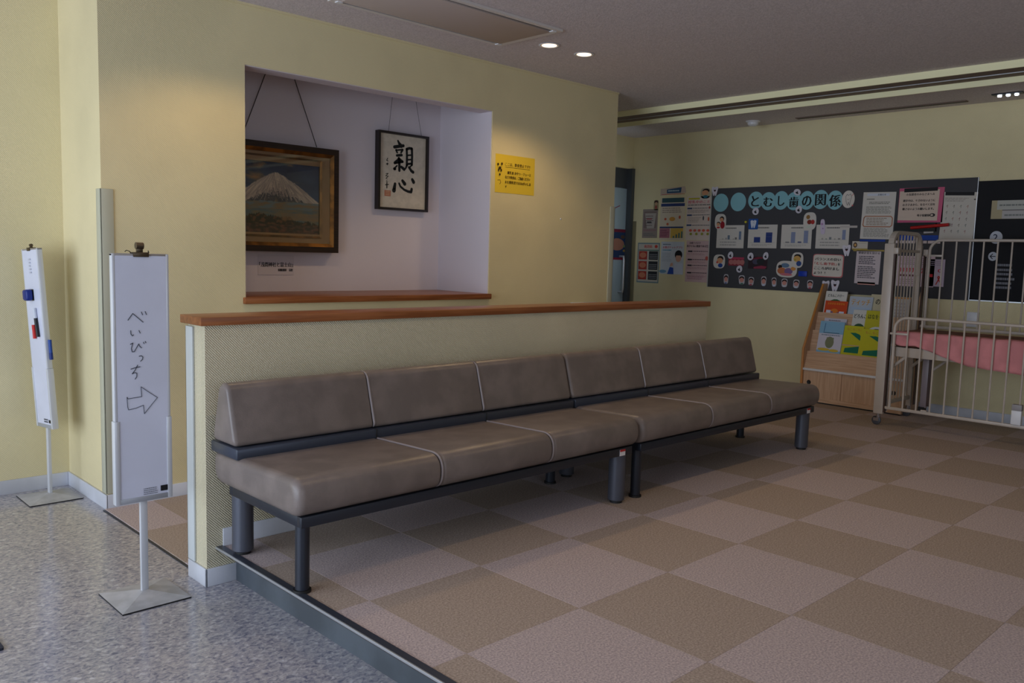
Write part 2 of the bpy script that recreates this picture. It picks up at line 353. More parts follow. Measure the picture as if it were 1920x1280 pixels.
# low partition wall
PT = .872
part = struct('wall_partition', B(M_wallp).box(-.2, .81, ZL, 3.195, .96, PT), label='low wallpapered partition behind the benches, wooden cap on top')
struct('wooden_cap', B(M_cap).box(-.222, .795, PT, 3.21, .985, PT + .033, bev=.003), part, label='reddish cherry wood cap')
struct('corner_guard', B(M_guardw).box(-.209, .905, -.075, -.2, .968, PT - .01, bev=.003).box(-.209, .96, -.075, -.13, .968, PT - .01, bev=.003), part, label='long white plastic corner guard')
struct('baseboard', B(M_base).box(-.208, .802, ZL, -.078, .8095, -.078, bev=.002).box(-.208, .802, ZL, -.2005, .968, -.078, bev=.002), part)
struct('baseboard', B(M_base).box(-.136, .801, .0, 3.2, .8095, .072, bev=.002), part)

# ------------------------------------------------------------------ ceiling fittings
ac = thing('air_conditioner', (1.45, 1.4, 2.46), 'flush ceiling air conditioner with a plain panel and white corners, above the niche wall', 'air conditioner')
AX0, AX1, AY0, AY1 = .845, 2.062, 1.125, 1.655
mf = mat('ac_frame', (214, 208, 204), .5); mp_ = mat('ac_panel', (186, 172, 166), .55)
B(mf).box(AX0, AY0, 2.446, AX1, AY0 + .03, 2.4595).box(AX0, AY1 - .03, 2.446, AX1, AY1, 2.4595).box(AX0, AY0 + .03, 2.446, AX0 + .045, AY1 - .03, 2.4595).box(AX1 - .045, AY0 + .03, 2.446, AX1, AY1 - .03, 2.4595).build('frame', ac)
boxobj('air_slot', M_frame, (AX0 + .045, AY0 + .03, 2.452, AX1 - .045, AY0 + .05, 2.4595), ac); boxobj('air_slot', M_frame, (AX0 + .045, AY1 - .05, 2.452, AX1 - .045, AY1 - .03, 2.4595), ac)
boxobj('panel', mp_, (AX0 + .045, AY0 + .052, 2.443, AX1 - .045, AY1 - .052, 2.4595), ac, bev=.003)
for x in (AX0 + .03, AX1 - .06):
    for y in (AY0 + .022, AY1 - .052): boxobj('corner_cap', M_white, (x, y, 2.4405, x + .03, y + .03, 2.446), ac)
E_lamp = emis('lamp_glow', (1, .76, .52), 2.6)
M_refl = mat('lamp_reflector', (230, 205, 170), .25, metal=.8)
def downlight(x, y, power, label, ang=124, group='round ceiling downlights'):
    t = thing('downlight', (x, y, 2.46), label, 'ceiling light', group)
    B(M_white).lathe((x, y, 2.46), [(.060, -.0005), (.066, -.003), (.062, -.006), (.054, -.006), (.052, -.0005)], 32).build('trim_ring', t)
    B(M_refl).lathe((x, y, 2.46), [(.054, -.004), (.045, -.0025), (.030, -.0015), (.012, -.001)], 32).build('reflector', t)
    B(E_lamp).lathe((x, y, 2.46), [(.001, -.0062), (.038, -.0064), (.047, -.0046), (.044, -.0030), (.001, -.0028)], 24).build('lamp', t)
    l = bpy.data.lights.new('downlight_spot', 'SPOT'); l.energy = power; l.color = WARM; l.spot_size = math.radians(ang); l.spot_blend = .45; l.shadow_soft_size = .035
    o = bpy.data.objects.new('downlight_spot', l); o.location = (x, y, 2.445); COL.objects.link(o)
    return t
downlight(2.272, 1.433, 15, 'lit recessed downlight nearer the ceiling air conditioner')
downlight(2.582, 1.422, 15, 'lit recessed downlight nearer the end of the niche wall')
downlight(.24, 1.43, 10, 'lit recessed downlight over the corner of the niche wall')
downlight(.52, 1.43, 10, 'lit recessed downlight over the left of the niche')
for x, w_ in ((.3, 'first'), (.65, 'second'), (2.4, 'third'), (2.688, 'fourth')): downlight(x, -.60, 8, 'lit recessed downlight over the open carpet, %s of its row' % w_, 130)
sd = B(M_white).lathe((5.30, 1.80, 2.42), [(.001, -.045), (.03, -.043), (.045, -.032), (.05, -.012), (.062, -.010), (.065, -.0005)], 24).build('smoke_detector', label='white dome smoke detector on the ceiling above the posters', cat='smoke detector')
vd = thing('air_diffuser', (5.37, .73, 2.42), 'long thin linear air diffuser slot in the far ceiling strip', 'air vent')
boxobj('vent_frame', M_beam, (5.345, .05, 2.412, 5.40, 1.42, 2.4195), vd); boxobj('vent_slot', M_black, (5.362, .06, 2.410, 5.384, 1.41, 2.4125), vd)
tl = thing('ceiling_light', (5.26, -.26, 2.42), 'small recessed fitting with three cool bright bulbs near the far wall', 'ceiling light')
boxobj('housing', M_frame, (5.22, -.36, 2.412, 5.30, -.16, 2.4195), tl, bev=.002)
E_cool = emis('cool_glow', (.85, .9, 1), 7)
for k in range(3): B(E_cool).lathe((5.26, -.205 - .055 * k, 2.408), [(.001, -.010), (.012, -.008), (.015, 0), (.012, .006), (.001, .007)], 12).build('bulb', tl)
# ================================================================== BENCHES
def cushion(prof, x0, x1, r0, r1, mt):
    cy = sum(p[0] for p in prof) / len(prof); cz = sum(p[1] for p in prof) / len(prof)
    W = max(p[0] for p in prof) - min(p[0] for p in prof); H = max(p[1] for p in prof) - min(p[1] for p in prof)
    def ring(x, ins): return [(x, cy + (y - cy) * (1 - 2 * ins / W), cz + (z - cz) * (1 - 2 * ins / H)) for y, z in prof]
    rs = []
    for k in range(6): t = k / 5 * math.pi / 2; rs.append(ring(x0 + r0 * (1 - math.sin(t)) if False else x0 + r0 * (1 - math.cos(t)) , r0 * (1 - math.sin(t))))
    for k in range(6): t = (5 - k) / 5 * math.pi / 2; rs.append(ring(x1 - r1 * (1 - math.cos(t)), r1 * (1 - math.sin(t))))
    # order: outermost inset first
    rs[:6] = [ring(x0 + r0 * (1 - math.sin(k / 5 * math.pi / 2)), r0 * (1 - math.cos(k / 5 * math.pi / 2))) for k in range(5, -1, -1)][::-1] if False else [ring(x0 + r0 * (1 - math.cos(a)), r0 * (1 - math.sin(a))) for a in [k / 5 * math.pi / 2 for k in range(6)]]
    return B(mt).rings(rs)
seat_p = rounded([(.772, .275), (.772, .396), (.60, .400), (.14, .414), (.138, .276)], [.05, .02, .1, .085, .08], 8)
back_p = rounded([(.588, .440), (.652, .668), (.716, .668), (.776, .440)], [.018, .045, .05, .018], 8)
def bench(x0, label):
    W = 1.84; t = thing('bench', (x0 + W / 2, .45, 0), label, 'bench', 'two three-seat benches in a row')
    w = W / 3
    for k in range(3):
        a, b2 = x0 + k * w + .0015, x0 + (k + 1) * w - .0015
        r0 = .032 if k == 0 else .024; r1 = .030 if k == 2 else .012
        cushion(seat_p, a, b2, r0, r1, M_leather).build('seat', t); cushion(back_p, a, b2, .018, r1 * .6, M_leather).build('backrest', t)
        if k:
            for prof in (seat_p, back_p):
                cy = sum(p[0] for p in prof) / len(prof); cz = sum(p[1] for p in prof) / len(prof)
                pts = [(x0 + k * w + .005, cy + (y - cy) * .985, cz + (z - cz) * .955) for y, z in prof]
                B(M_lit_edge).tube(pts + [pts[0]], .0052, 8).build('lit_edge', t, label='paler line drawn as the lit cushion edge at the seam')  # pale tube stands in for window light on the cushion's left shoulder
    B(M_rail).box(x0 + .002, .572, .394, x0 + W - .002, .79, .437, bev=.007, seg=2).build('rail', t, label='dark metal rail between seat and backrest')
    for k in (1, 2): B(M_rub).box(x0 + k * w - .003, .569, .396, x0 + k * w + .003, .60, .439, bev=.002).build('rail_joint', t)
    fr = B(M_frame).box(x0 + .03, .165, .238, x0 + W - .03, .195, .277, bev=.004).box(x0 + .03, .665, .238, x0 + W - .03, .695, .277, bev=.004)
    for x in (x0 + .03, x0 + W - .06): fr.box(x, .19, .238, x + .03, .67, .277, bev=.003)
    fr.box(x0 + W / 2 - .015, .19, .245, x0 + W / 2 + .015, .67, .275); fr.build('frame', t, label='black metal underframe')
    def thick(x, y): 
        l = B(M_leg).cyl((x, y), .040, .012, .252, 28, bev=.004).build('leg', t, label='thick grey round leg'); B(M_rub).cyl((x, y), .030, 0.0008, .013, 20).build('foot', l)
    def thin(x, y):
        l = B(M_frame).cyl((x, y), .0245, .008, .276, 24, bev=.003).build('leg', t, label='slim black leg'); B(M_rub).cyl((x, y), .031, 0.0008, .010, 20).build('foot', l)
    thick(x0 + .082, .69); thin(x0 + .062, .213); thick(x0 + W - .08, .213); thin(x0 + W - .085, .645)
    st = boxobj('sticker', prn((226, 222, 224)), (x0 + W - .125, .1635, .240, x0 + W - .085, .1655, .270), t, label='small white sticker with a red top')
    boxobj('sticker_band', prn((196, 50, 50)), (x0 + W - .125, .1628, .260, x0 + W - .085, .1636, .270), st)
    return t
bench(-.192, 'taupe leather three-seat bench nearer the camera, beside the metal step edge')
bench(1.655, 'taupe leather three-seat bench farther away, its end toward the book rack')

# ================================================================== SIGN STANDS
def sign(x, y, zr, roll, lean, label, prints):
    t = thing('sign_stand', (x, y, ZL), label, 'sign', 'portable whiteboard signs')
    s = .125
    bs = MB().m(M_base2); ap = .03
    v = [(x - s, y - s, ZL + .006), (x + s, y - s, ZL + .006), (x + s, y + s, ZL + .006), (x - s, y + s, ZL + .006)]
    for k in range(4): bs.poly([v[k], v[(k + 1) % 4], (x, y, ZL + ap)])
    bs.m(M_rub).box(x - s, y - s, ZL + .0005, x + s, y + s, ZL + .006)
    bs.build('base', t, smooth=False, label='low pyramid-shaped grey base')
    # local frame of the board: origin at the foot, board faces local -y
    M = Matrix.Translation((x, y, ZL)) @ Matrix.Rotation(math.radians(zr), 4, 'Z')
    B(M_wbf).box(-.013, -.006, .026, .013, .010, .40, bev=.002, M=M).build('pole', t, label='pale square pole')
    M = M @ Matrix.Translation((0, 0, .38)) @ Matrix.Rotation(math.radians(roll), 4, 'Y') @ Matrix.Rotation(math.radians(lean), 4, 'X') @ Matrix.Translation((0, 0, -.38))
    w, z0, z1 = .101, .372, 1.288
    fb = B(M_wbf)
    for sx in (-1, 1): fb.box(min(sx * w, sx * (w - .012)), -.014, z0 + .31, max(sx * w, sx * (w - .012)), .012, z1, bev=.003, M=M)
    fb.m(mat('wb_top_frame', (150, 144, 140), .4)).box(-w, -.013, z1 - .010, w, .011, z1, bev=.002, M=M)
    fb.m(M_wbf)
    for sx in (-1, 1): fb.box(min(sx * (w + .003), sx * (w - .016)), -.017, z0, max(sx * (w + .003), sx * (w - .016)), .014, z0 + .31, bev=.003, M=M)
    fb.m(mat('wb_low_frame', (168, 172, 180), .35, metal=.3)).box(-w + .01, -.016, z0, w - .01, .012, z0 + .02, bev=.003, M=M)
    fb.build('board_frame', t, label='silver aluminium board frame')
    B(M_wb).prism(rounded([(-w + .011, z0 + .016), (w - .011, z0 + .016), (w - .011, z1 - .008), (-w + .011, z1 - .008)], [.014, .014, .003, .003]), -.0135, .008, 'y', M=M).build('board', t, label='blank white board surface')
    sh = Sheet(M @ Vector((-w, -.0138, z1)), M.to_3x3() @ Vector((1, 0, 0)), M.to_3x3() @ Vector((0, 0, 1)), 2 * w, z1 - z0)
    prints(sh, t, M, w, z0, z1)
    return t
def clip(t, M, w, z1, big, label, group):
    mt = mat('bronze_clip', (96, 84, 70), .35, metal=.8)
    k = 1 if big else .6
    o = thing('bulldog_clip', tuple(M @ Vector((0, 0, z1))), label, 'clip', group)
    B(mt).box(-.028 * k, -.019, z1 - .012, .028 * k, -.015, z1 + .004, bev=.0015, M=M).box(-.028 * k, .011, z1 - .012, .028 * k, .015, z1 + .004, bev=.0015, M=M).box(-.028 * k, -.018, z1 + .002, .028 * k, .014, z1 + .005, M=M).box(-.011 * k, -.008, z1 + .004, .011 * k, .004, z1 + .022 * k, bev=.002, M=M).build('jaw', o)
    mt2 = MB().m(mt)
    mt2.rings([[tuple(Vector((xx, -.002 + .0125 * k * math.cos(a), z1 + .028 * k + .0125 * k * math.sin(a)))) for a in [2 * math.pi * q / 16 for q in range(16)]] for xx in (-.013 * k, .013 * k)], M=M).build('roll', o)
    return o
SGN = [[(178, 188), (226, 124), (328, 212)], [(312, 112), (325, 140)], [(350, 108), (362, 138)], [(203, 290), (205, 325), (220, 343), (230, 332)], [(285, 292), (297, 318)],
       [(197, 424), (222, 412), (207, 465), (214, 498), (235, 498), (262, 455), (280, 424), (292, 450), (308, 464)], [(328, 410), (334, 424)], [(346, 402), (352, 416)],
       [(282, 546), (305, 542), (320, 556), (316, 578), (296, 596)], [(198, 668), (240, 656), (290, 650)], [(266, 632), (240, 680), (210, 715), (235, 704), (258, 712), (256, 745), (238, 770)]]
ARW = [(155, 942), (165, 958), (302, 948), (296, 850), (378, 912), (462, 972), (400, 1040), (326, 1122), (318, 1036), (240, 1058), (168, 1068), (160, 1040), (155, 942)]
def prints1(sh, t, M, w, z0, z1):
    mk = Sheet(sh.o, sh.R, sh.U, sh.w, sh.h)
    def cv(p): return sh.loc(board1(p))
    for ch, i0, i1 in (('べ', 0, 3), ('い', 3, 5), ('び', 5, 8), ('っ', 8, 9), ('ち', 9, 11)):
        mk = Sheet(sh.o, sh.R, sh.U, sh.w, sh.h)
        for st in SGN[i0:i1]: mk.stroke([cv(p) for p in st], .0028, (70, 74, 84))
        mk.build('handwritten_character', t, label='handwritten character ' + ch)
    ar = Sheet(sh.o, sh.R, sh.U, sh.w, sh.h).stroke([cv(p) for p in ARW], .0024, (88, 92, 104)); ar.build('drawn_arrow', t, label='hand-drawn outline arrow pointing right')
    lb = Sheet(sh.o, sh.R, sh.U, sh.w, sh.h).dash(.48, .945, .74, .975, 4, (120, 122, 132), .4, .1).rect(.79, .945, .92, .968, INK); lb.build('maker_label', t, label='small print label with a black bar')
    clip(t, M, w, z1, True, 'bronze bulldog clip on top of the near signboard', None)
    tg = B(M_black).tube([M @ Vector(p) for p in ((-.03, -.004, z1 + .001), (-.036, -.004, z1 + .008), (-.046, -.004, z1 + .011), (-.052, -.004, z1 + .006))], .0015, 6).build('wire_loop', t)
    B(M_black).tube([M @ Vector(p) for p in ((.030, -.004, z1), (.031, -.004, z1 + .012), (.033, -.004, z1 + .003))], .0015, 6).build('wire_loop', t)
def board1(p):   # ink positions on the board face, in metres
    u = -.5285 + (p[0] / 5.333) * .001893; z = .9685 - (p[1] / 5.333) * .00198
    return Vector((u, .856, z))
def prints2(sh, t, M, w, z0, z1):
    clip(t, M, w, z1, False, 'tiny black wire clip on top of the far signboard', None)
    er = thing('board_eraser', tuple(M @ Vector((-.06, -.02, z1 - .235))), 'dark blue magnetic eraser stuck to the far signboard', 'eraser')
    B(prn((24, 44, 120), .35)).box(-.045, -.05, z1 - .262, .012, -.0155, z1 - .205, bev=.012, seg=3, M=M).build('grip', er); B(M_rub).box(-.045, -.0155, z1 - .262, .012, -.0137, z1 - .205, M=M).build('felt', er)
    def pen(u, za, zb, dx, c, cap, lab):
        o = thing('marker_pen', tuple(M @ Vector((u, -.02, za))), lab, 'pen', 'marker pens on the far signboard')
        a = M @ Vector((u, -.022, za)); b2 = M @ Vector((u + dx, -.022, zb)); m2 = a.lerp(b2, .35)
        B(prn(c, .4)).tube([m2, b2], .0085, 12).build('barrel', o); B(prn(cap, .4)).tube([a, m2], .0092, 12).build('cap', o)
    pen(-.005, z1 - .385, z1 - .275 - .18, .0, (196, 40, 36), (196, 40, 36), 'red marker pen on the far signboard')
    pen(.022, z1 - .300, z1 - .445, .018, (28, 30, 36), (200, 204, 214), 'black marker pen with a white cap on the far signboard')
    o = thing('marker_pen', tuple(M @ Vector((w + .01, 0, z1 - .5))), 'blue marker pen clipped to the edge of the far signboard', 'pen', 'marker pens on the far signboard')
    B(prn((40, 74, 150), .4)).tube([M @ Vector((w + .012, .004, z1 - .46)), M @ Vector((w + .012, .004, z1 - .525))], .0085, 12).build('barrel', o); B(prn((30, 50, 120), .4)).tube([M @ Vector((w + .012, .004, z1 - .525)), M @ Vector((w + .012, .004, z1 - .56))], .009, 12).build('cap', o)
    lb = Sheet(sh.o, sh.R, sh.U, sh.w, sh.h).dash(.5, .945, .75, .97, 2, (80, 82, 90), .6, .1).rect(.8, .95, .92, .968, INK).dash(.42, .05, .56, .14, 5, (190, 192, 204), .5, .3); lb.build('maker_label', t)
sign(-.416, .868, 0, 0, 0, 'near whiteboard sign reading べいびっち with a drawn arrow, on a pyramid base', prints1)
sign(-.306, 2.45, -84.5, -3.0, 2.2, 'far thin whiteboard sign seen edge-on in the wall recess, pens stuck on it', prints2)

# ================================================================== NICHE PICTURES
def colour_grid(name, o, R, U, w, h, nx, ny, fn, mt, parent, **k):
    o = Vector(o); R = Vector(R); U = Vector(U)
    vs = [o + R * (w * i / nx) - U * (h * j / ny) for j in range(ny + 1) for i in range(nx + 1)]
    fs = [(j * (nx + 1) + i, (j + 1) * (nx + 1) + i, (j + 1) * (nx + 1) + i + 1, j * (nx + 1) + i + 1) for j in range(ny) for i in range(nx)]
    me = bpy.data.meshes.new(name); me.from_pydata(vs, [], fs); ca = me.color_attributes.new('paint', 'FLOAT_COLOR', 'POINT')
    dat = []
    for j in range(ny + 1):
        for i in range(nx + 1): dat += list(lin(fn(i / nx, j / ny)))
    ca.data.foreach_set('color', dat); me.materials.append(mt); ob = bpy.data.objects.new(name, me); return link(ob, parent, **k)
mo = bpy.data.materials.new('oil_paint'); mo.use_nodes = True; an = mo.node_tree.nodes.new('ShaderNodeAttribute'); an.attribute_name = 'paint'
mo.node_tree.links.new(an.outputs['Color'], mo.node_tree.nodes['Principled BSDF'].inputs['Base Color']); mo.node_tree.nodes['Principled BSDF'].inputs['Roughness'].default_value = .35
from mathutils import noise
def fb(x, y, s, o=4): return noise.fractal(Vector((x * s, y * s, 3.1)), 1.0, 2.0, o)
def mixc(a, b2, t): t = max(0, min(1, t)); return tuple(p + (q - p) * t for p, q in zip(a, b2))
def fuji(u, v):
    n1 = fb(u, v, 5); n2 = fb(u * 1.5, v * 4, 6)
    sky = mixc((44, 62, 98), (84, 108, 138), v * 1.4 + n1 * .3)
    cl = fb(u + 3, v * 2.2, 4); sky = mixc(sky, (176, 132, 92), max(0, cl * 2.2 - .5 + (.35 - u) * 1.2) * (1 - v))
    px = u - .56; ang = math.atan2(px, max(.02, v - .12)); top = .185 + abs(px) ** 1.25 * (1.02 if px > 0 else 1.1) + .012 * fb(u, 0, 18)
    if abs(px) < .035: top = max(top, .19 + .01 * n1)
    c = sky
    if v > top and v < .62:
        d = v - top; ridge = fb(ang * 5, v * 1.3, 5); r2 = fb(ang * 16, v * 2, 3)
        snow = .10 + .15 * max(0, 1 - abs(px) * 1.5) + ridge * .10 + r2 * .10
        c = mixc((236, 220, 198), (178, 160, 150), .5 + ridge + r2 * .6) if d < snow else mixc((96, 92, 102), (64, 70, 88), .5 + n2 + r2)
        if d > snow + .1: c = mixc(c, (150, 126, 96), (d - snow - .1) * 5)
    if v > .56 + n1 * .02:
        c = mixc((150, 122, 90), (118, 138, 142), .5 + n2 * 1.2)
        if v > .66: c = mixc((96, 118, 124), (142, 126, 98), .5 + n2)
    if v > .72 + fb(u, 1, 6) * .06 + abs(fb(u, 2, 45)) * .05 + max(0, u - .55) * .28:
        t = fb(u * 2, v * 2, 12); c = mixc((30, 30, 24), (76, 52, 34), .5 + t * 1.4)
        if t > .28: c = (120, 74, 48)
    if v > .70 and v < .80 and u > .62: c = mixc(c, (170, 128, 86), .6)
    if v > .86:
        t = fb(u * 2 + 5, v * 3, 9); c = mixc((48, 40, 34), (122, 74, 56), .5 + t * 1.3)
    return c
YP = 2.57
A_ = (1.506, 2.570, 1.817); C_ = (1.371, 2.570, 1.729); D_ = (1.338, 2.570, 1.253); F_ = (1.459, 2.570, 1.152)
PX1, PZ1, PZ0 = (A_[0] + F_[0]) / 2, A_[2], F_[2]
IX1, IZ1, IZ0 = (C_[0] + D_[0]) / 2, C_[2], D_[2]
mgx = PX1 - IX1; IX0 = IX1 - .70; PX0 = IX0 - mgx
pt = thing('framed_painting', ((PX0 + PX1) / 2, YP, PZ0), 'large gold and walnut framed painting of a snow-capped volcano in the niche', 'painting')
def frame_ring(x0, x1, z0, z1, w, y0, y1, mt, nm, parent, slope=0, **k):
    mb = B(mt); O = [(x0, z0), (x1, z0), (x1, z1), (x0, z1)]; I = [(x0 + w, z0 + w), (x1 - w, z0 + w), (x1 - w, z1 - w), (x0 + w, z1 - w)]
    for i in range(4):
        j = (i + 1) % 4
        mb.poly([(O[i][0], y0, O[i][1]), (O[j][0], y0, O[j][1]), (I[j][0], y0 + slope, I[j][1]), (I[i][0], y0 + slope, I[i][1])])
        mb.poly([(O[j][0], y0, O[j][1]), (O[i][0], y0, O[i][1]), (O[i][0], y1, O[i][1]), (O[j][0], y1, O[j][1])])
        mb.poly([(I[i][0], y0 + slope, I[i][1]), (I[j][0], y0 + slope, I[j][1]), (I[j][0], y1, I[j][1]), (I[i][0], y1, I[i][1])])
    return mb.build(nm, parent, smooth=False, **k)
frame_ring(PX0, PX1, PZ0, PZ1, .036, YP - .03, 2.612, M_dkw, 'outer_frame', pt, label='dark walnut outer frame')
frame_ring(PX0 + .036, PX1 - .036, PZ0 + .036, PZ1 - .036, .022, YP - .03, 2.60, M_gold, 'gilt_frame', pt, slope=.014, label='gilded inner frame')
ib = .012
frame_ring(PX0 + .058, PX1 - .058, PZ0 + .058, PZ1 - .058, max(.02, IX1 and (PX1 - .058) - IX1 - ib), YP - .012, 2.60, M_mat, 'linen_mount', pt, slope=.004, label='beige linen mount')
frame_ring(IX0 - ib, IX1 + ib, IZ0 - ib, IZ1 + ib, ib + .002, YP - .015, 2.60, M_gold, 'gilt_fillet', pt, slope=.006)
colour_grid('canvas', (IX0, YP + .002, IZ1), (1, 0, 0), (0, 0, 1), IX1 - IX0, IZ1 - IZ0, 190, 130, fuji, mo, pt, label='oil picture of a snowy mountain over a lake and dark woods')
boxobj('picture_glass', mat('picture_glass', (255, 255, 255), .02, tr=1.0, spec=.5), (PX0 + .058, YP - .0165, PZ0 + .058, PX1 - .058, YP - .0155, PZ1 - .058), pt)
def wire(a, b2, r, nm, parent, mt): return B(mt).tube([a, b2], r, 6).build(nm, parent)
mw = mat('picture_cord', (60, 56, 54), .6)
w1, w2 = (1.195, 2.600, 2.224), (1.335, 2.570, 1.823); w3, w4 = (0.992, 2.600, 2.224), (0.820, 2.570, 1.818)
wire(Vector(w2) + (Vector(w1) - Vector(w2)) * 1.5, w2, .0028, 'hanging_cord', pt, mw); wire(Vector((w4[0], 2.58, PZ1 - .005)) + (Vector(w3) - Vector((w4[0], 2.58, PZ1 - .005))) * 1.5, (w4[0], 2.58, PZ1 - .005), .0028, 'hanging_cord', pt, mw)
# caption
K0, K1 = (0.950, 2.612, 1.127), (1.197, 2.612, 1.016)
cpn = Sheet((K0[0], 2.6148, (1.080, 2.612, 1.130)[2]), (1, 0, 0), (0, 0, 1), K1[0] - K0[0], .125)
cpn.base((206, 198, 204)).text('「浅間神社と富士山」', .03, .36, .97, .60, INK, .012).text('寄贈', .86, .68, .96, .82, INK, .02).dash(.55, .68, .80, .82, 1, INK, .9, .1)
cpn.build('caption_card', label='white caption card with black lettering under the mountain painting', cat='caption card')
# calligraphy
Q = [(1.832, 2.580, 1.991), (2.265, 2.580, 1.994), (2.228, 2.580, 1.459), (1.795, 2.580, 1.461)]
qx0, qx1 = (Q[0][0] + Q[3][0]) / 2, (Q[1][0] + Q[2][0]) / 2; qz1, qz0 = (Q[0][2] + Q[1][2]) / 2, (Q[2][2] + Q[3][2]) / 2
cg = thing('framed_calligraphy', ((qx0 + qx1) / 2, 2.58, qz0), 'thin black framed brush calligraphy of two large characters in the niche', 'calligraphy')
frame_ring(qx0, qx1, qz0, qz1, .016, 2.568, 2.612, mat('black_lacquer', (26, 18, 18), .3), 'frame', cg, label='thin black frame')
PW, PH = qx1 - qx0 - .030, qz1 - qz0 - .030
ms = mat('silk_paper', (206, 196, 178), .8, bump=.3, bscale=400, var=.05, vscale=30)
sp = Sheet((qx0 + .015, 2.590, qz1 - .015), (1, 0, 0), (0, 0, 1), PW, PH); sp.base(ms); sp.build('silk_paper', cg, label='cream silk paper')
ink = Sheet((qx0 + .015, 2.590, qz1 - .015), (1, 0, 0), (0, 0, 1), PW, PH)
def cn(x, y):
    xl = 190 - 60 * (y - 125) / 1005; xr = 815 - 70 * (y - 205) / 965; u = (x - xl) / (xr - xl); yt = 125 + 80 * u; yb = 1130 + 40 * u; return (u, (y - yt) / (yb - yt))
def br(pts, w, w2=None): ink.stroke([cn(*p) for p in pts], w * PW / 640, (18, 22, 22), None if w2 is None else w2 * PW / 640)
br([(430, 235), (445, 270), (470, 305)], 22, 44); br([(378, 318), (440, 308), (500, 300)], 36, 34); br([(400, 358), (412, 395)], 26, 20); br([(480, 358), (462, 395)], 34, 20); br([(405, 432), (470, 426)], 28, 30); br([(395, 362), (490, 352)], 18)
br([(372, 532), (405, 505), (432, 480)], 34, 30); br([(432, 478), (478, 515)], 30, 28); br([(380, 535), (480, 518)], 22); br([(430, 470), (432, 560), (428, 635)], 34, 32); br([(362, 612), (372, 612)], 34); br([(455, 585), (490, 615)], 30, 36); br([(400, 570), (365, 605)], 18)
br([(542, 345), (540, 440), (532, 560)], 28, 30); br([(540, 345), (580, 332), (612, 338)], 30); br([(612, 340), (610, 440), (600, 555)], 32, 30); br([(548, 428), (600, 424)], 18); br([(548, 488), (600, 484)], 18); br([(540, 545), (598, 540)], 24); br([(535, 560), (515, 600), (492, 632)], 26, 16); br([(560, 590), (590, 640), (612, 655)], 30, 36); br([(598, 560), (560, 600)], 18)
ink.build('brush_character', cg, label='black brush character 親'); ink = Sheet((qx0 + .015, 2.590, qz1 - .015), (1, 0, 0), (0, 0, 1), PW, PH)
br([(362, 815), (350, 870), (342, 905)], 34, 50); br([(415, 808), (430, 850), (480, 895), (530, 918), (572, 925), (580, 885)], 22, 34); br([(462, 772), (490, 815)], 34, 44); br([(595, 755), (612, 790)], 36, 42)
ink.build('brush_character', cg, label='black brush character 心'); ink = Sheet((qx0 + .015, 2.590, qz1 - .015), (1, 0, 0), (0, 0, 1), PW, PH)
br([(283, 470), (268, 500), (285, 508)], 9); br([(262, 548), (285, 546)], 10); br([(275, 535), (274, 560)], 10); br([(250, 680), (280, 675), (245, 710), (278, 712), (246, 745), (262, 738)], 7); br([(262, 760), (248, 785), (270, 790)], 5); br([(235, 830), (275, 825)], 10); br([(256, 800), (252, 870)], 12, 14)
ink.build('signature', cg, label='small ink signature down the left side')
se = Sheet((qx0 + .015, 2.590, qz1 - .015), (1, 0, 0), (0, 0, 1), PW, PH); a0, a1 = cn(220, 900), cn(295, 985)
se.rect(a0[0], a0[1], a1[0], a1[1], (176, 110, 84)); 
for k in range(3): se.rect(a0[0] + .02, a0[1] + .012 + k * .022, a1[0] - .02, a0[1] + .02 + k * .022, (206, 170, 140))
se.build('red_seal', cg, label='faded red seal stamp')
cr = Sheet((qx0 + .015, 2.590, qz1 - .015), (1, 0, 0), (0, 0, 1), PW, PH)
v1, v2 = (1.907, 2.600, 2.016), (2.194, 2.600, 2.013); v3, v4 = (1.962, 2.600, 2.239), (2.109, 2.600, 2.231)
wire((v3[0], 2.6, 2.39), (v1[0], 2.59, qz1 - .004), .0013, 'hanging_cord', cg, mw); wire((v4[0], 2.6, 2.39), (v2[0], 2.59, qz1 - .004), .0013, 'hanging_cord', cg, mw)
# yellow notice on the wall
ny = Sheet((2.424, 2.0596, 1.862), (1, 0, 0), (0, 0, 1), .383, .262)
ny.base((228, 196, 58)).text('ここは、飲食禁止です!!', .24, .20, .88, .29, (60, 40, 10), .02).rect(.24, .315, .88, .325, (60, 40, 10))
ny.text('離乳食 おやつ・ジュース', .30, .42, .90, .50, (70, 48, 14), .02).text('などの飲食は、ご遠慮ください', .24, .54, .88, .62, (70, 48, 14), .02).text('また授乳室でおねがいしま', .24, .67, .90, .75, (70, 48, 14), .02).text('す', .24, .80, .285, .86, (70, 48, 14), .02)
for q_ in ((.055, .27, .02, .035), (.15, .25, .02, .035), (.10, .36, .028, .04), (.07, .42, .014, .04), (.135, .42, .014, .04), (.10, .53, .02, .03)): ny.ell(*q_, (50, 34, 10))
ny.stroke([(.06, .68), (.12, .67), (.14, .74), (.11, .78)], .004, (110, 84, 20)); ny.stroke([(.05, .30), (.09, .48)], .002, (50, 34, 10)); ny.stroke([(.155, .30), (.11, .48)], .002, (50, 34, 10))
ny.build('yellow_notice', label='yellow paper notice with brown lettering taped right of the niche', cat='notice')
B(M_white).lathe((0, 0, 0), [(.001, .004), (.005, .003), (.007, 0)], 12, M=Matrix.Translation((3.10, 2.0585, 1.45)) @ Matrix.Rotation(math.pi / 2, 4, 'X')).build('wall_pin', label='tiny white pin on the bare wall right of the yellow notice', cat='pin')

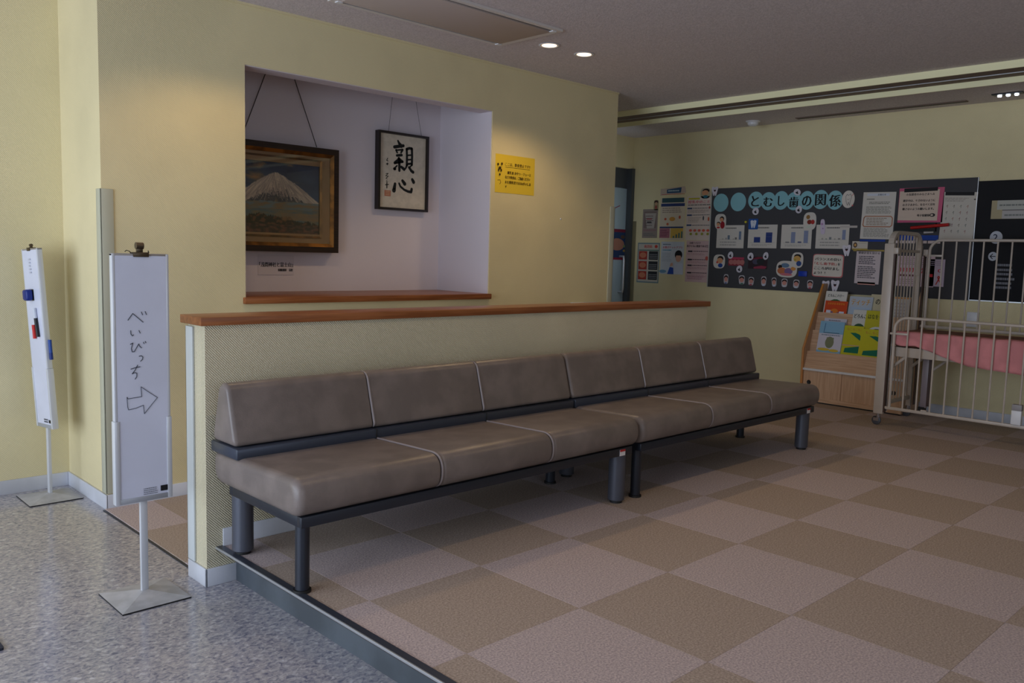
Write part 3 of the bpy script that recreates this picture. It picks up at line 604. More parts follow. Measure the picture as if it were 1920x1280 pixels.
# ================================================================== PIN BOARDS AND POSTERS (far wall x = 5.55)
def wsheet(box, X=5.5495, tilt=0): yl, zt, yr, zb = box; return Sheet((X, yl, zt), (0, -1, 0), (0, 0, 1), yl - yr, zt - zb, tilt)
bl = (2.324, 1.805, -0.028, 0.944)
ZT, ZB, YL, YM = 1.862, .918, 2.34, -.02
XB = 5.538
pb = thing('pin_board', (5.55, 1.1, ZB), 'long charcoal pin board with the tooth decay display', 'pin board')
boxobj('felt_panel', M_board, (XB, YM, ZB, 5.549, YL, ZT), pb); boxobj('edge_strip', M_alu, (XB - .003, YL, ZB, 5.549, YL + .010, ZT), pb); boxobj('edge_strip', M_alu, (XB - .002, YM - .004, ZB, 5.549, YM, ZT), pb)
pb2 = thing('pin_board', (5.55, -.9, ZB), 'black directory board at the right edge behind the crib', 'pin board')
boxobj('felt_panel', M_boardb, (XB, -1.5, ZB + .008, 5.549, YM - .0045, ZT - .03), pb2); boxobj('edge_strip', M_alu, (XB - .001, -1.5, ZB, 5.549, YM - .0045, ZB + .008), pb2)
XS = XB - .0003
def bsheet(box, tilt=0): return wsheet(box, XS, tilt)
CY = (132, 184, 194)
hd = [((1341, 363, 1366, 396), ''), ((1370, 362, 1399, 395), ''), ((1403, 360, 1429, 392), 'と'), ((1428, 360, 1453, 394), 'む'), ((1452, 359, 1477, 393), 'し'), ((1475, 360, 1501, 394), '歯'), ((1500, 358, 1526, 393), 'の'), ((1525, 357, 1552, 392), '関'), ((1552, 357, 1578, 393), '係')]
HB = [(2.320, 1.811, 2.156, 1.639), (2.133, 1.815, 1.968, 1.641), (1.946, 1.818, 1.792, 1.657), (1.814, 1.809, 1.663, 1.645), (1.685, 1.814, 1.538, 1.647), (1.558, 1.801, 1.415, 1.640), (1.435, 1.806, 1.295, 1.642), (1.310, 1.811, 1.164, 1.645), (1.178, 1.801, 1.035, 1.637)]
HW = [('', 'blank'), ('', 'blank'), 'と', 'む', 'し', '歯', 'の', '関', '係']
for k, bx in enumerate(HB):
    s = wsheet(bx, XS - (.0015 if k % 2 and k > 1 else 0)); s.basee(CY)
    if k > 1:
        tx = {'と': (.22, .24, .72, .84), 'む': (.20, .28, .78, .80), 'し': (.30, .26, .72, .80), '歯': (.20, .26, .80, .86), 'の': (.20, .26, .80, .82), '関': (.18, .22, .82, .82), '係': (.16, .22, .84, .84)}[HW[k]]
        s.text(HW[k], *tx, INK, .012)
    lab = '%s heading disc from the left, light blue with the black character %s' % (['', '', 'third', 'fourth', 'fifth', 'sixth', 'seventh', 'eighth', 'ninth'][k], HW[k]) if k > 1 else ['blank light blue paper disc at the far left of the board heading', 'blank light blue paper disc, second from the left in the heading'][k]
    s.build('paper_disc', label=lab, cat='paper disc', group='light blue heading discs')
def tooth(bx, label, tilt=0, cat='tooth cutout'):
    s = bsheet(bx, tilt); s.o = s.o + s.N * .0045
    s.slab([(.05, .02), (.22, 0), (.5, .10), (.78, 0), (.95, .02), (1, .2), (.88, .55), (.72, 1), (.56, 1), (.5, .72), (.44, 1), (.28, 1), (.12, .55), (0, .2)], (214, 208, 218))
    s.poly([(.30, .34), (.70, .34), (.62, .50), (.5, .56), (.38, .50)], (30, 20, 26)).ell(.5, .50, .09, .035, (130, 40, 50)).ell(.36, .24, .04, .03, (90, 90, 120)).ell(.64, .24, .04, .03, (90, 90, 120))
    s.build('tooth_cutout', label=label, cat=cat, group='white paper teeth on the board')
tooth((2.345, 1.879, 2.273, 1.793), 'white paper tooth at the top left corner of the pin board')
tooth((1.010, 1.337, 0.935, 1.242), 'white paper tooth at the right of the four charts', 4)
tooth((1.171, 1.025, 1.103, 0.932), 'left of the two white paper teeth above the book rack', 3)
tooth((1.094, 1.033, 1.017, 0.932), 'right of the two white paper teeth above the book rack', -2)
def germ(bx, label, tilt):
    s = bsheet(bx, tilt); s.o = s.o + s.N * .0045; n = 20; pts = []
    for i in range(n):
        a = 2 * math.pi * i / n; r = .5 * (1 + .35 * max(0, math.cos(a - 1.57 + math.pi)) ** 4) ; pts.append((.5 + .46 * math.cos(a), .56 + .44 * math.sin(a) * (1.22 if math.sin(a) < 0 else 1)))
    s.slab(pts, (206, 202, 212)); s.poly([(.34, .68), (.5, .30), (.66, .68), (.5, .78)], INK).ell(.42, .62, .12, .09, INK).ell(.6, .66, .12, .09, INK).build('drop_cutout', label=label, cat='paper cutout', group='white paper drops with black marks')
germ((1.496, 1.828, 1.420, 1.771), 'white paper drop at the top edge over the heading', -20)
germ((1.896, 1.672, 1.824, 1.603), 'white paper drop under the first heading character', -20)
germ((1.466, 1.681, 1.400, 1.611), 'white paper drop under the middle of the heading', -18)
germ((2.131, 1.265, 2.068, 1.194), 'white paper drop above the pink photo strip', -15)
germ((2.031, 1.136, 1.963, 1.066), 'white paper drop below the pink photo strip', -20)
germ((1.920, 1.258, 1.853, 1.184), 'white paper drop left of the dark red photo', -12)
germ((1.760, 1.266, 1.701, 1.192), 'white paper drop right of the dark red photo', -12)
s = bsheet((1.045, 1.797, 0.933, 1.649)); s.o += s.N * .003; s.basee((214, 206, 196)); s.stroke([(.3, .35), (.4, .22), (.52, .28), (.66, .2), (.76, .36), (.68, .6), (.62, .85), (.54, .66), (.46, .85), (.34, .6), (.3, .35)], .0028, (60, 60, 66)); s.stroke([(.42, .48), (.5, .54), (.6, .47)], .002, (80, 50, 50)); s.stroke([(.78, .3), (.9, .2)], .004, (206, 90, 96)); s.ell(.86, .86, .06, .04, (206, 90, 96))
s.build('round_cutout', label='round cream cutout with a line-drawn tooth at the end of the heading', cat='paper cutout')
PAP = (204, 198, 190)
def chart(bx, label, bars, dark, tilt=0):
    s = bsheet(bx, tilt); s.base(PAP); s.text('のグラフ', .42, .11, .72, .17, (110, 108, 106)) if False else s.dash(.32, .10, .72, .16, 1, (110, 108, 106), .9, .05)
    for u0, u1, v0, c in bars: s.rect(u0, v0, u1, .62 if not dark else .76, c)
    s.rect(.08, .621 if not dark else .761, .93, .630 if not dark else .770, (150, 148, 146)); s.dash(.14, .68 if not dark else .82, .9, .92, 2, (160, 156, 152), .4, .3)
    for k in range(3): s.rect(.08, .25 + k * .13, .93, .253 + k * .13, (184, 178, 172))
    s.build('chart_sheet', label=label, cat='chart', group='four bar chart sheets')
GB = (128, 138, 168); DB = (38, 58, 122); MB_ = (104, 122, 150)
chart((2.265, 1.511, 1.970, 1.295), 'bar chart sheet with small grey bars, leftmost on the board', [(.2, .26, .58, (170, 166, 150)), (.33, .38, .55, (150, 150, 150)), (.41, .49, .44, (104, 120, 136)), (.6, .65, .58, (168, 164, 150)), (.68, .75, .53, (120, 116, 110)), (.82, .90, .27, MB_)], False)
chart((1.926, 1.514, 1.632, 1.299), 'bar chart sheet with two wide dark blue bars', [(.21, .43, .53, DB), (.62, .84, .33, DB)], True)
chart((1.590, 1.512, 1.299, 1.299), 'bar chart sheet with two tall pale bars', [(.15, .28, .71, (130, 128, 130)), (.33, .47, .31, GB), (.56, .68, .70, (96, 100, 134)), (.75, .89, .25, GB)], True)
chart((1.259, 1.510, 0.962, 1.303), 'bar chart sheet with one tall bar at its right, rightmost of the charts', [(.18, .23, .56, (166, 162, 150)), (.30, .35, .57, (150, 156, 146)), (.41, .48, .52, (126, 130, 132)), (.56, .61, .57, (166, 162, 150)), (.68, .75, .56, (140, 136, 132)), (.80, .90, .22, GB)], False)
boxobj('paper_strip', prn((190, 182, 176)), (XS - .0045, .0 + (1.043, 1.500, 0.894, 1.482)[2], (1.043, 1.500, 0.894, 1.482)[3], XS - .003, (1.043, 1.500, 0.894, 1.482)[0], (1.043, 1.500, 0.894, 1.482)[1]), label='thin cream paper strip sticking out of the rightmost chart', cat='paper strip')
SK = (206, 150, 112); HR = (34, 24, 22)
def figure(bx, label, parts, base=(206, 200, 192), nm='round_cutout', tilt=0, n=.004):
    s = bsheet(bx, tilt); s.o += s.N * n; s.slab(rounded([(0, 0), (1, 0), (1, 1), (0, 1)], .42, 6), base)
    for p in parts: s.ell(*p)
    s.build(nm, label=label, cat='paper cutout')
figure((2.291, 1.619, 2.168, 1.472), 'oval cutout of a parent in red holding a child', [(.62, .33, .20, .17, HR), (.60, .38, .16, .13, SK), (.70, .72, .20, .24, (150, 26, 40)), (.34, .62, .17, .11, HR), (.32, .68, .15, .11, SK), (.34, .88, .16, .06, (190, 60, 60))])
s = bsheet((1.927, 1.569, 1.828, 1.471)); s.o += s.N * .004; s.slab(rounded([(0, 0), (1, 0), (1, 1), (0, 1)], .1), (38, 84, 156)); s.poly([(.2, .2), (.36, .12), (.5, .2), (.66, .12), (.82, .2), (.78, .5), (.66, .88), (.55, .86), (.5, .6), (.44, .86), (.34, .88), (.24, .5)], (206, 212, 226)); s.stroke([(.6, .25), (.48, .38), (.62, .45)], .002, (120, 110, 150))
s.build('blue_card', label='blue square card with a white cracked tooth', cat='paper cutout')
B(prn((206, 196, 60), .3)).lathe((0, 0, 0), [(.001, .012), (.009, .010), (.012, .004), (.012, 0)], 16, M=Matrix.Translation((XS, (5.538, 1.959, 1.540)[1], (5.538, 1.959, 1.540)[2])) @ Matrix.Rotation(-math.pi / 2, 4, 'Y')).build('magnet', label='small round yellow magnet left of the blue tooth card', cat='magnet')
figure((1.383, 1.619, 1.263, 1.464), 'oval cutout of snacks above the third chart', [(.36, .27, .15, .12, (150, 110, 60)), (.48, .55, .18, .13, (128, 44, 30)), (.74, .55, .15, .13, (170, 50, 46)), (.42, .82, .2, .06, (196, 204, 190))])
s = bsheet((1.225, 1.557, 1.177, 1.427), 4); s.o += s.N * .004; s.slab(rounded([(.1, 0), (.9, 0), (1, 1), (.1, 1)], .3, 4), (204, 190, 210)); s.ell(.4, .32, .22, .07, (176, 130, 176)).ell(.55, .62, .16, .05, (170, 140, 180)); s.build('brush_cutout', label='tall lilac cutout over the rightmost chart', cat='paper cutout')
figure((2.286, 1.232, 2.157, 1.099), 'round cutout of a boy in blue holding his cheek, left on the board', [(.60, .30, .26, .20, HR), (.56, .44, .26, .20, SK), (.62, .78, .20, .15, (30, 66, 140)), (.34, .56, .08, .07, (196, 60, 50))])
s = bsheet((2.122, 1.210, 1.956, 1.130)); s.base((136, 40, 56)); s.rect(.0, .0, 1, .22, (176, 60, 90)); [s.ell(.18 + k * .24, .58, .15, .3, (176, 110, 106)) for k in range(4)]; s.build('photo_strip', label='small pink photo of teeth left on the board', cat='photo')
s = bsheet((1.910, 1.220, 1.713, 1.107)); s.base((50, 34, 42)); s.poly([(.1, .25), (.5, .02), (.9, .05), (.6, .2)], (120, 36, 56)).poly([(.3, .85), (.7, .72), (.98, .8), (.9, .98), (.3, .98)], (140, 50, 74)).ell(.4, .42, .18, .22, (74, 70, 92)).ell(.65, .4, .2, .25, (38, 40, 44)); s.build('photo_strip', label='dark red photo in the middle of the board', cat='photo')
figure((1.618, 1.188, 1.415, 1.039), 'wide oval cutout of a mouth scene at the board centre', [(.42, .28, .2, .14, (96, 122, 150)), (.18, .38, .1, .12, HR), (.28, .62, .22, .2, (190, 110, 70)), (.6, .62, .2, .2, (120, 96, 140)), (.82, .45, .12, .12, (206, 140, 70)), (.5, .82, .3, .08, (196, 110, 120))], tilt=-2)
figure((1.472, 1.266, 1.360, 1.128), 'oval cutout of a boy in blue brushing his teeth', [(.5, .27, .30, .16, HR), (.46, .42, .30, .2, (206, 160, 90)), (.64, .72, .22, .17, (40, 70, 130)), (.3, .48, .08, .08, (170, 160, 60))], n=.006)
boxobj('blue_magnet', prn((28, 60, 170), .35), (XS - .012, (1.397, 1.101, 1.317, 1.054)[2], (1.397, 1.101, 1.317, 1.054)[3], XS - .0003, (1.397, 1.101, 1.317, 1.054)[0], (1.397, 1.101, 1.317, 1.054)[1]), bev=.002, label='blue rectangular magnet at the lower middle of the board', cat='magnet')
s = bsheet((1.267, 1.248, 1.001, 1.063), -1); s.slab(rounded([(-.02, -.03), (1.03, -.03), (1.03, 1.04), (-.02, 1.04)], .12), (196, 110, 112)); s.o += s.N * .0015; s.slab(rounded([(0, 0), (1, 0), (1, 1), (0, 1)], .13), (210, 202, 190))
s.text('バランスの良い', .06, .13, .93, .27, INK, .012).text('「むし歯予防」', .05, .34, .80, .48, (176, 40, 40), .03).text('を', .84, .35, .92, .48, INK, .012).text('こころがけまし', .05, .56, .90, .70, INK, .012).text('ょう！！', .05, .79, .44, .91, INK, .012); s.build('slogan_card', label='rounded cream card with a pink border and a four-line slogan', cat='sign card')
heads = [((2.170, 1.046, 2.106, 0.954), 'first'), ((2.008, 1.042, 1.928, 0.956), 'second'), ((1.905, 1.030, 1.833, 0.951), 'third'), ((1.772, 1.040, 1.707, 0.952), 'fourth'), ((1.664, 1.034, 1.605, 0.951), 'fifth'), ((1.568, 1.028, 1.495, 0.951), 'sixth'), ((1.453, 1.023, 1.381, 0.947), 'seventh'), ((1.320, 1.024, 1.251, 0.948), 'eighth')]
for k, (bx, w_) in enumerate(heads):
    s = bsheet(bx, (0, 4, -3, 0, 5, 0, -5, 0)[k]); s.slab(rounded([(.08, 0), (.92, 0), (.85, 1), (.15, 1)], .3, 5), (186, 182, 188)); s.ell(.5, .34, .34, .24, HR).ell(.5, .52, .29, .25, (200, 140, 128)).rect(.32, .84, .68, .99, [(90, 100, 150), (60, 110, 90), (160, 50, 70), (190, 200, 220), (196, 200, 220), (190, 190, 200), (190, 200, 210), (176, 60, 80)][k])
    s.build('head_cutout', label='child head paper cutout, %s from the left in the bottom row' % w_, cat='paper cutout', group='row of child head cutouts along the board bottom')
# sheets at the board's right half
s = bsheet((0.864, 1.775, 0.593, 1.388), -1); s.base(PAP); s.rect(.12, .03, .80, .08, (200, 204, 216)); s.text('お知らせ', .45, .035, .7, .075, (60, 62, 72), .02); s.dash(.12, .13, .4, .17, 1, (120, 118, 112), .5); s.dash(.2, .20, .85, .26, 2, (128, 126, 118), .5, .3); s.dash(.12, .30, .90, .46, 6, (140, 138, 128), .5, .15)
s.stroke([(.08, .55), (.12, .515), (.9, .515), (.95, .55), (.95, .70), (.9, .735), (.1, .735), (.06, .70), (.08, .55)], .008, (170, 110, 80)); s.dash(.16, .54, .86, .71, 5, (150, 130, 112), .45, .3); s.dash(.1, .76, .9, .96, 8, (146, 142, 132), .5, .2); s.build('notice_sheet', label='cream printed notice with an orange rounded box, above the crib post', cat='notice')
s = bsheet((0.565, 1.798, 0.218, 1.522)); s.base((196, 92, 124)); s.o += s.N * .0015; s.slab([(.015, .09), (.90, .06), (.885, .95), (.0, .93)], (204, 184, 168)); s.poly([(.11, .01), (.86, .0), (.855, .10), (.11, .12)], INK)
s.text('☆保護者のみなさまへ☆', .16, .15, .80, .22, INK, .02).text('健診中は、ケガのないように', .10, .33, .82, .40, INK, .02).text('お子さまから、なるべく目を', .10, .45, .82, .52, INK, .02).text('離さないようお願いします。', .10, .57, .80, .64, INK, .02).text('母子保健係', .44, .76, .72, .83, INK, .02); s.ell(.78, .79, .06, .05, INK).ell(.77, .79, .03, .025, (204, 184, 168)).build('notice_sheet', label='pink bordered notice to parents with black lettering', cat='notice')
s = bsheet((0.228, 1.754, -0.021, 1.383), -2); s.base((194, 188, 178)); s.poly([(.05, .0), (.9, .0), (.9, .07), (.05, .07)], INK); s.dash(.05, .11, .8, .20, 3, (150, 140, 132), .4)
for i in range(4):
    for j in range(5): s.stroke([(.12 + i * .2, .30 + j * .13), (.16 + i * .2, .27 + j * .13), (.15 + i * .2, .33 + j * .13)], .003, [(150, 110, 110), (124, 116, 110), (120, 130, 120), (160, 110, 100)][(i + j) % 4])
s.ell(.93, .15, .03, .015, (90, 80, 80)).build('exercise_sheet', label='cream sheet with rows of tiny sketched figures beside the black board', cat='poster')
rk = (0.574, 1.518, 0.257, 1.450)
boxobj('black_box_file', prn((28, 32, 34)), (XS - .03, rk[2], rk[3], XS - .0003, rk[0], rk[1]), label='black wall box under the pink notice', cat='box')
ra, rb = (5.500, 0.440, 1.478), (5.500, 0.154, 1.502)
B(prn((170, 24, 22), .4)).tube([ra, rb], .0125, 12).build('red_pole', label='red stick lying across the board above the crib', cat='stick')
s = bsheet((0.353, 1.471, 0.279, 1.437), 4); s.base((190, 184, 184)); s.build('paper_strip', label='small white paper strip under the red stick', cat='paper strip')
s = bsheet((0.867, 1.384, 0.653, 1.366)); s.base((26, 62, 150)); s.build('blue_strip', label='blue paper strip along the lower edge of the cream notice', cat='paper strip')
s = bsheet((0.537, 1.420, 0.239, 1.381), 0); s.base((26, 66, 156)); s.build('blue_strip', label='blue paper strip behind the crib end panel', cat='paper strip')
s = bsheet((0.599, 1.381, 0.209, 1.351)); s.base((60, 60, 62)); s.dash(.02, .1, .98, .9, 1, (206, 190, 190), .9, .02); s.build('letter_strip', label='row of small pale letters behind the crib end panel', cat='letter strip')
s = bsheet((0.929, 1.369, 0.796, 1.298)); s.base((200, 192, 180)); s.ell(.2, .45, .13, .32, (84, 60, 50)).ell(.2, .45, .07, .16, (206, 160, 90)).rect(0, .86, 1, 1, (170, 146, 70)).rect(.4, .2, .9, .26, (170, 164, 150)).build('small_card', label='small cream card with a round emblem left of the crib post', cat='card')
s = bsheet((0.917, 1.299, 0.655, 1.285)); s.base((160, 140, 72)); s.build('yellow_strip', label='thin yellow strip above the pinkish timetable sheet', cat='paper strip')
s = bsheet((0.888, 1.290, 0.681, 1.013), -1); s.base((202, 188, 190)); s.text('健康診査を受ける', .08, .03, .95, .10, INK, .02); s.dash(.12, .15, .9, .42, 5, (80, 76, 84), .5, .3); s.dash(.10, .46, .85, .84, 7, (84, 80, 86), .5, .25); s.slab([(.14, .95), (.86, .95), (.86, 1.03), (.14, 1.03)], (206, 150, 140)); s.build('timetable_sheet', label='pinkish printed sheet hanging left of the crib post', cat='notice')
s = bsheet((0.539, 1.253, 0.248, 1.008)); s.base((206, 182, 190)); s.dash(.05, .04, .95, .3, 4, (160, 130, 140), .35, .2)
for k in range(8): s.stroke([(.06 + k * .085, .44), (.10 + k * .085, .40), (.10 + k * .085, .5), (.06 + k * .085, .56)], .006, (196, 46, 50))
s.dash(.05, .6, .7, .68, 1, (110, 60, 70), .8); s.stroke([(.60, .62), (.60, .72)], .014, (196, 30, 50)); s.dash(.05, .74, .6, .94, 3, (150, 120, 130), .4); s.build('red_letter_poster', label='pale pink poster with red lettering seen through the crib end bars', cat='poster')
s = bsheet((0.291, 1.231, 0.171, 1.015)); s.base((200, 184, 204)); s.dash(.05, .05, .9, .25, 3, (170, 156, 180), .35, .2); s.text('0', .58, .36, .82, .48, (190, 36, 36), .04); s.rect(.02, .55, .28, .66, (190, 36, 50)); s.stroke([(.52, .92), (.66, .74), (.72, .66), (.66, .62), (.60, .66), (.68, .76), (.84, .92)], .008, (190, 50, 40)); s.build('ribbon_poster', label='lilac poster with a red ribbon seen through the raised crib side', cat='poster')
# black directory board contents
s = bsheet((-0.129, 1.682, -0.401, 1.544)); s.base((170, 158, 126)); s.rect(.14, 0, 1, .5, (176, 176, 168)).rect(.28, .56, 1, .99, (176, 172, 170)).rect(.28, .5, 1, .55, (110, 106, 112)).dash(.2, .2, 1, .32, 1, (120, 124, 120), .7, 0).dash(.34, .74, 1, .86, 1, (120, 124, 120), .7, 0).build('paper_slip', label='tan and white slips at the top of the black board', cat='paper slip')
s = bsheet((-0.134, 1.453, -0.222, 1.357)); s.basee((182, 186, 196)); s.text('2', .28, .24, .62, .74, (30, 30, 60), .02).ell(.72, .70, .05, .05, (30, 30, 60)).build('number_disc', label='white disc with the number 2 on the black board', cat='paper disc')
s = bsheet((-0.134, 1.296, -0.197, 1.228)); s.basee((182, 186, 196)); s.stroke([(.78, .5), (.24, .5)], .006, INK).stroke([(.48, .24), (.22, .5), (.48, .76)], .006, INK).build('arrow_disc', label='white disc with a left arrow on the black board', cat='paper disc')
for k in range(6):
    yy = 495 + k * 8.6
    pass
dirs = [(-0.195, 1.210, -0.303, 1.186), (-0.198, 1.174, -0.306, 1.150), (-0.200, 1.142, -0.309, 1.118), (-0.199, 1.106, -0.326, 1.082), (-0.202, 1.073, -0.307, 1.049), (-0.201, 1.041, -0.309, 1.017)]
for k, bx in enumerate(dirs):
    s = bsheet(bx); s.dash(0, .05, 1, .95, 1, (120, 122, 130), .8, 0); s.build('letter_line', label='line of small pale lettering on the black board, %s from the top' % ['first', 'second', 'third', 'fourth', 'fifth', 'sixth'][k], cat='lettering', group='lines of lettering on the black board')
sp_ = (-0.017, 0.830, -0.104, 0.714)
ot = boxobj('wall_plate', M_white, (5.538, sp_[2], sp_[3], 5.5495, sp_[0], sp_[1]), bev=.003, label='grey-white wall plate behind the raised crib side', cat='wall plate')
# posters between door and board
def lab_poster(bx, nm, label, fn, tilt=0):
    s = wsheet(bx, 5.5495, tilt); fn(s); s.build(nm, label=label, cat='poster')
def p1(s): s.base((150, 136, 128)); s.rect(.08, .08, .92, .66, (130, 112, 108)).poly([(.14, .14), (.9, .14), (.78, .66), (.3, .66)], (176, 166, 158)).dash(.2, .2, .8, .6, 5, (110, 96, 96), .35, .3).rect(.25, .32, .62, .36, (160, 80, 84)).rect(.3, .43, .6, .48, (70, 66, 66)).rect(.08, .7, .92, .76, (150, 120, 120)).dash(.1, .82, .9, .94, 2, (120, 120, 116), .5)
lab_poster((3.170, 1.681, 2.980, 1.387), 'poster', 'small greyish poster highest at the left beside the door', p1)
def p2(s): s.base((214, 200, 178)); s.rect(.05, .0, .95, .11, (56, 84, 92)).rect(.02, .13, .98, .20, (52, 66, 116)).dash(.08, .22, .9, .36, 3, (150, 130, 124), .4); s.ell(.22, .5, .05, .03, (190, 90, 60)).ell(.5, .5, .12, .05, (206, 150, 70)).ell(.8, .46, .04, .04, (190, 90, 60)).ell(.32, .62, .05, .03, (190, 100, 70)); s.rect(.0, .68, .96, .715, (50, 66, 112)).rect(.0, .72, .42, .95, (170, 110, 122)).rect(.46, .72, .96, .95, (206, 170, 80)); [s.rect(.56 + k * .11, .90 - k * .035, .62 + k * .11, .95, (70, 110, 112)) for k in range(4)]; s.dash(.04, .75, .38, .92, 4, (120, 70, 90), .4)
lab_poster((2.949, 1.788, 2.651, 1.367), 'poster', 'poster with blue bars and a small rising bar graph', p2)
def p2b(s): s.slab([(0, .2), (.95, 0), (1, .75), (0, 1)], (196, 176, 160)); s.poly([(.25, .3), (.82, .1), (.8, .72), (.25, .75)], (50, 84, 120)).rect(.05, .84, .95, .9, (190, 90, 80)).dash(.3, .35, .78, .6, 1, (180, 200, 206), .6)
lab_poster((2.958, 1.899, 2.648, 1.814), 'heading_strip', 'ribbon-like blue heading strip above the posters', p2b)
def p3(s): s.base((214, 198, 188)); s.rect(.06, .03, .50, .07, (186, 176, 60)).text('授乳中のこと', .05, .09, .9, .16, (196, 80, 96), .03).dash(.05, .18, .95, .21, 1, (90, 86, 86), .6, .05); [s.rect(.03, v, .22, v + .035, (60, 78, 116)) for v in (.255, .41, .64)]; s.dash(.25, .26, .95, .28, 1, (120, 116, 120), .8, .1).dash(.05, .30, .9, .38, 3, (160, 140, 134), .4).dash(.25, .415, .95, .435, 1, (120, 116, 120), .8, .1).dash(.08, .47, .6, .6, 4, (166, 150, 140), .35).dash(.25, .65, .95, .67, 1, (120, 116, 120), .8, .1); s.ell(.9, .26, .03, .03, (176, 70, 60)).ell(.68, .5, .03, .05, (90, 90, 96)).ell(.88, .52, .03, .05, (190, 90, 60)); [s.ell(.2 + k * .17, .78, .06, .03, (206, 96, 76)) for k in range(5)]; [s.ell(.22 + k * .22, .86, .05, .03, (150, 150, 60)) for k in range(4)]
lab_poster((2.632, 1.794, 2.337, 1.369), 'poster', 'tall cream poster with a pink title next to the pin board', p3)
def face(s): s.slab(rounded([(0, 0), (1, 0), (1, 1), (0, 1)], .4), (176, 166, 140)); s.ell(.55, .28, .36, .2, HR).ell(.48, .46, .34, .24, SK).ell(.52, .82, .24, .14, (40, 110, 130))
lab_poster((2.479, 1.874, 2.369, 1.771), 'boy_cutout', 'cutout of a boy in a teal shirt above the cream poster', face)
def girl(s): s.slab(rounded([(0, 0), (1, 0), (1, 1), (0, 1)], .3), (150, 140, 106)); s.ell(.5, .2, .4, .17, (60, 36, 34)).ell(.5, .36, .3, .16, (186, 150, 120)).ell(.5, .7, .26, .18, (160, 84, 76))
lab_poster((3.037, 1.772, 2.977, 1.669), 'girl_cutout', 'small cutout of a girl above the greyish poster', girl)
def p4(s): s.base((120, 142, 150)); s.rect(.04, .03, .96, .97, (196, 190, 178)).text('歯周病', .3, .05, .66, .13, (196, 66, 60), .04).ell(.84, .09, .07, .04, (196, 70, 56)).rect(.06, .17, .96, .20, (100, 130, 120)); [(s.rect(.07, .21 + k * .25, .45, .42 + k * .25, (176, 66, 56)), s.ell(.26, .31 + k * .25, .15, .07, (206, 130, 100)), s.rect(.53, .21 + k * .25, .94, .42 + k * .25, (44, 46, 50)), s.dash(.56, .27 + k * .25, .92, .40 + k * .25, 3, (130, 130, 134), .5, .05)) for k in range(3)]
lab_poster((3.218, 1.337, 2.938, 0.925), 'poster', 'blue framed poster with red and black dental photos', p4)
def p5(s): s.base((196, 202, 210)); s.dash(.08, .07, .45, .10, 1, (70, 90, 120), .8).text('お薬ポケットアプリ', .08, .14, .92, .21, (206, 66, 84), .03).dash(.08, .24, .5, .28, 1, (80, 150, 180), .8).dash(.05, .33, .5, .62, 6, (160, 166, 176), .35); s.poly([(.55, 1), (.62, .66), (.95, .66), (1, 1)], (200, 206, 222)).poly([(.32, 1), (.42, .78), (.58, .80), (.6, 1)], (44, 78, 168)).poly([(.42, .76), (.46, .66), (.54, .64), (.56, .74)], (206, 160, 140)).ell(.78, .40, .16, .14, (28, 26, 30)).ell(.78, .50, .12, .12, (206, 160, 138)).poly([(.70, .36), (.86, .36), (.9, .42), (.66, .42)], (28, 26, 30)).ell(.12, .92, .16, .05, (110, 150, 180))
lab_poster((2.921, 1.351, 2.641, 1.024), 'poster', 'pale blue poster of a person in a white coat raising a fist', p5)
def p6(s): s.base((206, 176, 176)); s.text('治療できます', .12, .03, .58, .08, (50, 46, 50), .02).text('母子ともに健康である生活', .02, .10, .96, .16, (30, 28, 34), .03); [(s.rect(.08, v, .26, v + .035, (50, 46, 54)), s.dash(.28, v, .9, v + .03, 1, (110, 90, 100), .6), s.dash(.05, v + .055, .9, v + .11, 2, (170, 130, 136), .3)) for v in (.24, .44, .58, .76)]; s.ell(.86, .42, .06, .05, (190, 90, 80)).dash(.1, .85, .8, .94, 3, (170, 126, 140), .4)
lab_poster((2.614, 1.363, 2.330, 0.956), 'poster', 'pink text poster lowest beside the pin board', p6)
# poster on the door
dp = Sheet((4.95, 3.3545, (5.477, 3.355, 1.472)[2]), (1, 0, 0), (0, 0, 1), (5.548, 3.355, 1.475)[0] - 4.95, (5.477, 3.355, 1.472)[2] - (5.498, 3.355, 1.154)[2])
dp.base((40, 62, 100)).rect(0, 0, 1, .1, (120, 40, 60)).rect(0, .93, 1, 1, (140, 36, 56)).ell(.7, .5, .2, .2, (170, 120, 100)).ell(.85, .25, .06, .06, (90, 70, 60)).ell(.9, .55, .04, .04, (120, 140, 90)).ell(.9, .7, .04, .04, (160, 130, 70)).build('door_poster', label='dark blue and red poster on the pale corridor door', cat='poster')
ds = Sheet((4.95, 3.3545, (5.461, 3.355, 1.720)[2]), (1, 0, 0), (0, 0, 1), .45, .12); ds.stroke([(.55, .8), (.8, .3), (.98, .05)], .008, (150, 60, 80)).build('door_ribbon', label='thin red diagonal mark on the upper corridor door', cat='sticker')

# ================================================================== BOOK RACK
RY0, RY1 = .285, 1.135
rack = thing('book_rack', (5.35, .7, 0), 'maple display book rack with sloping pockets and sliding doors below', 'book rack')
side = rounded([(5.17, .012), (5.522, .012), (5.522, 1.0), (5.46, 1.0), (5.17, .45)], [.002, .002, .01, .03, .03], 4)
for y, nm in ((RY0, 'side_panel'), (RY1 - .02, 'side_panel')):
    B(M_maple).prism(side, y, y + .02, 'y').build(nm, rack)
B(M_edge).tube([(5.168, RY1 - .010, .015), (5.168, RY1 - .010, .45), (5.31, RY1 - .010, .72), (5.455, RY1 - .010, .995)], .0105, 8).build('edge_band', rack, label='orange wood edge band')
boxobj('back_panel', M_maple, (5.50, RY0 + .02, .02, 5.515, RY1 - .02, .74), rack)
boxobj('plinth', M_mapleh, (5.178, RY0 + .02, .012, 5.20, RY1 - .02, .048), rack); boxobj('shadow_plinth', M_black, (5.19, RY0 + .02, 0.0005, 5.5, RY1 - .02, .012), rack)
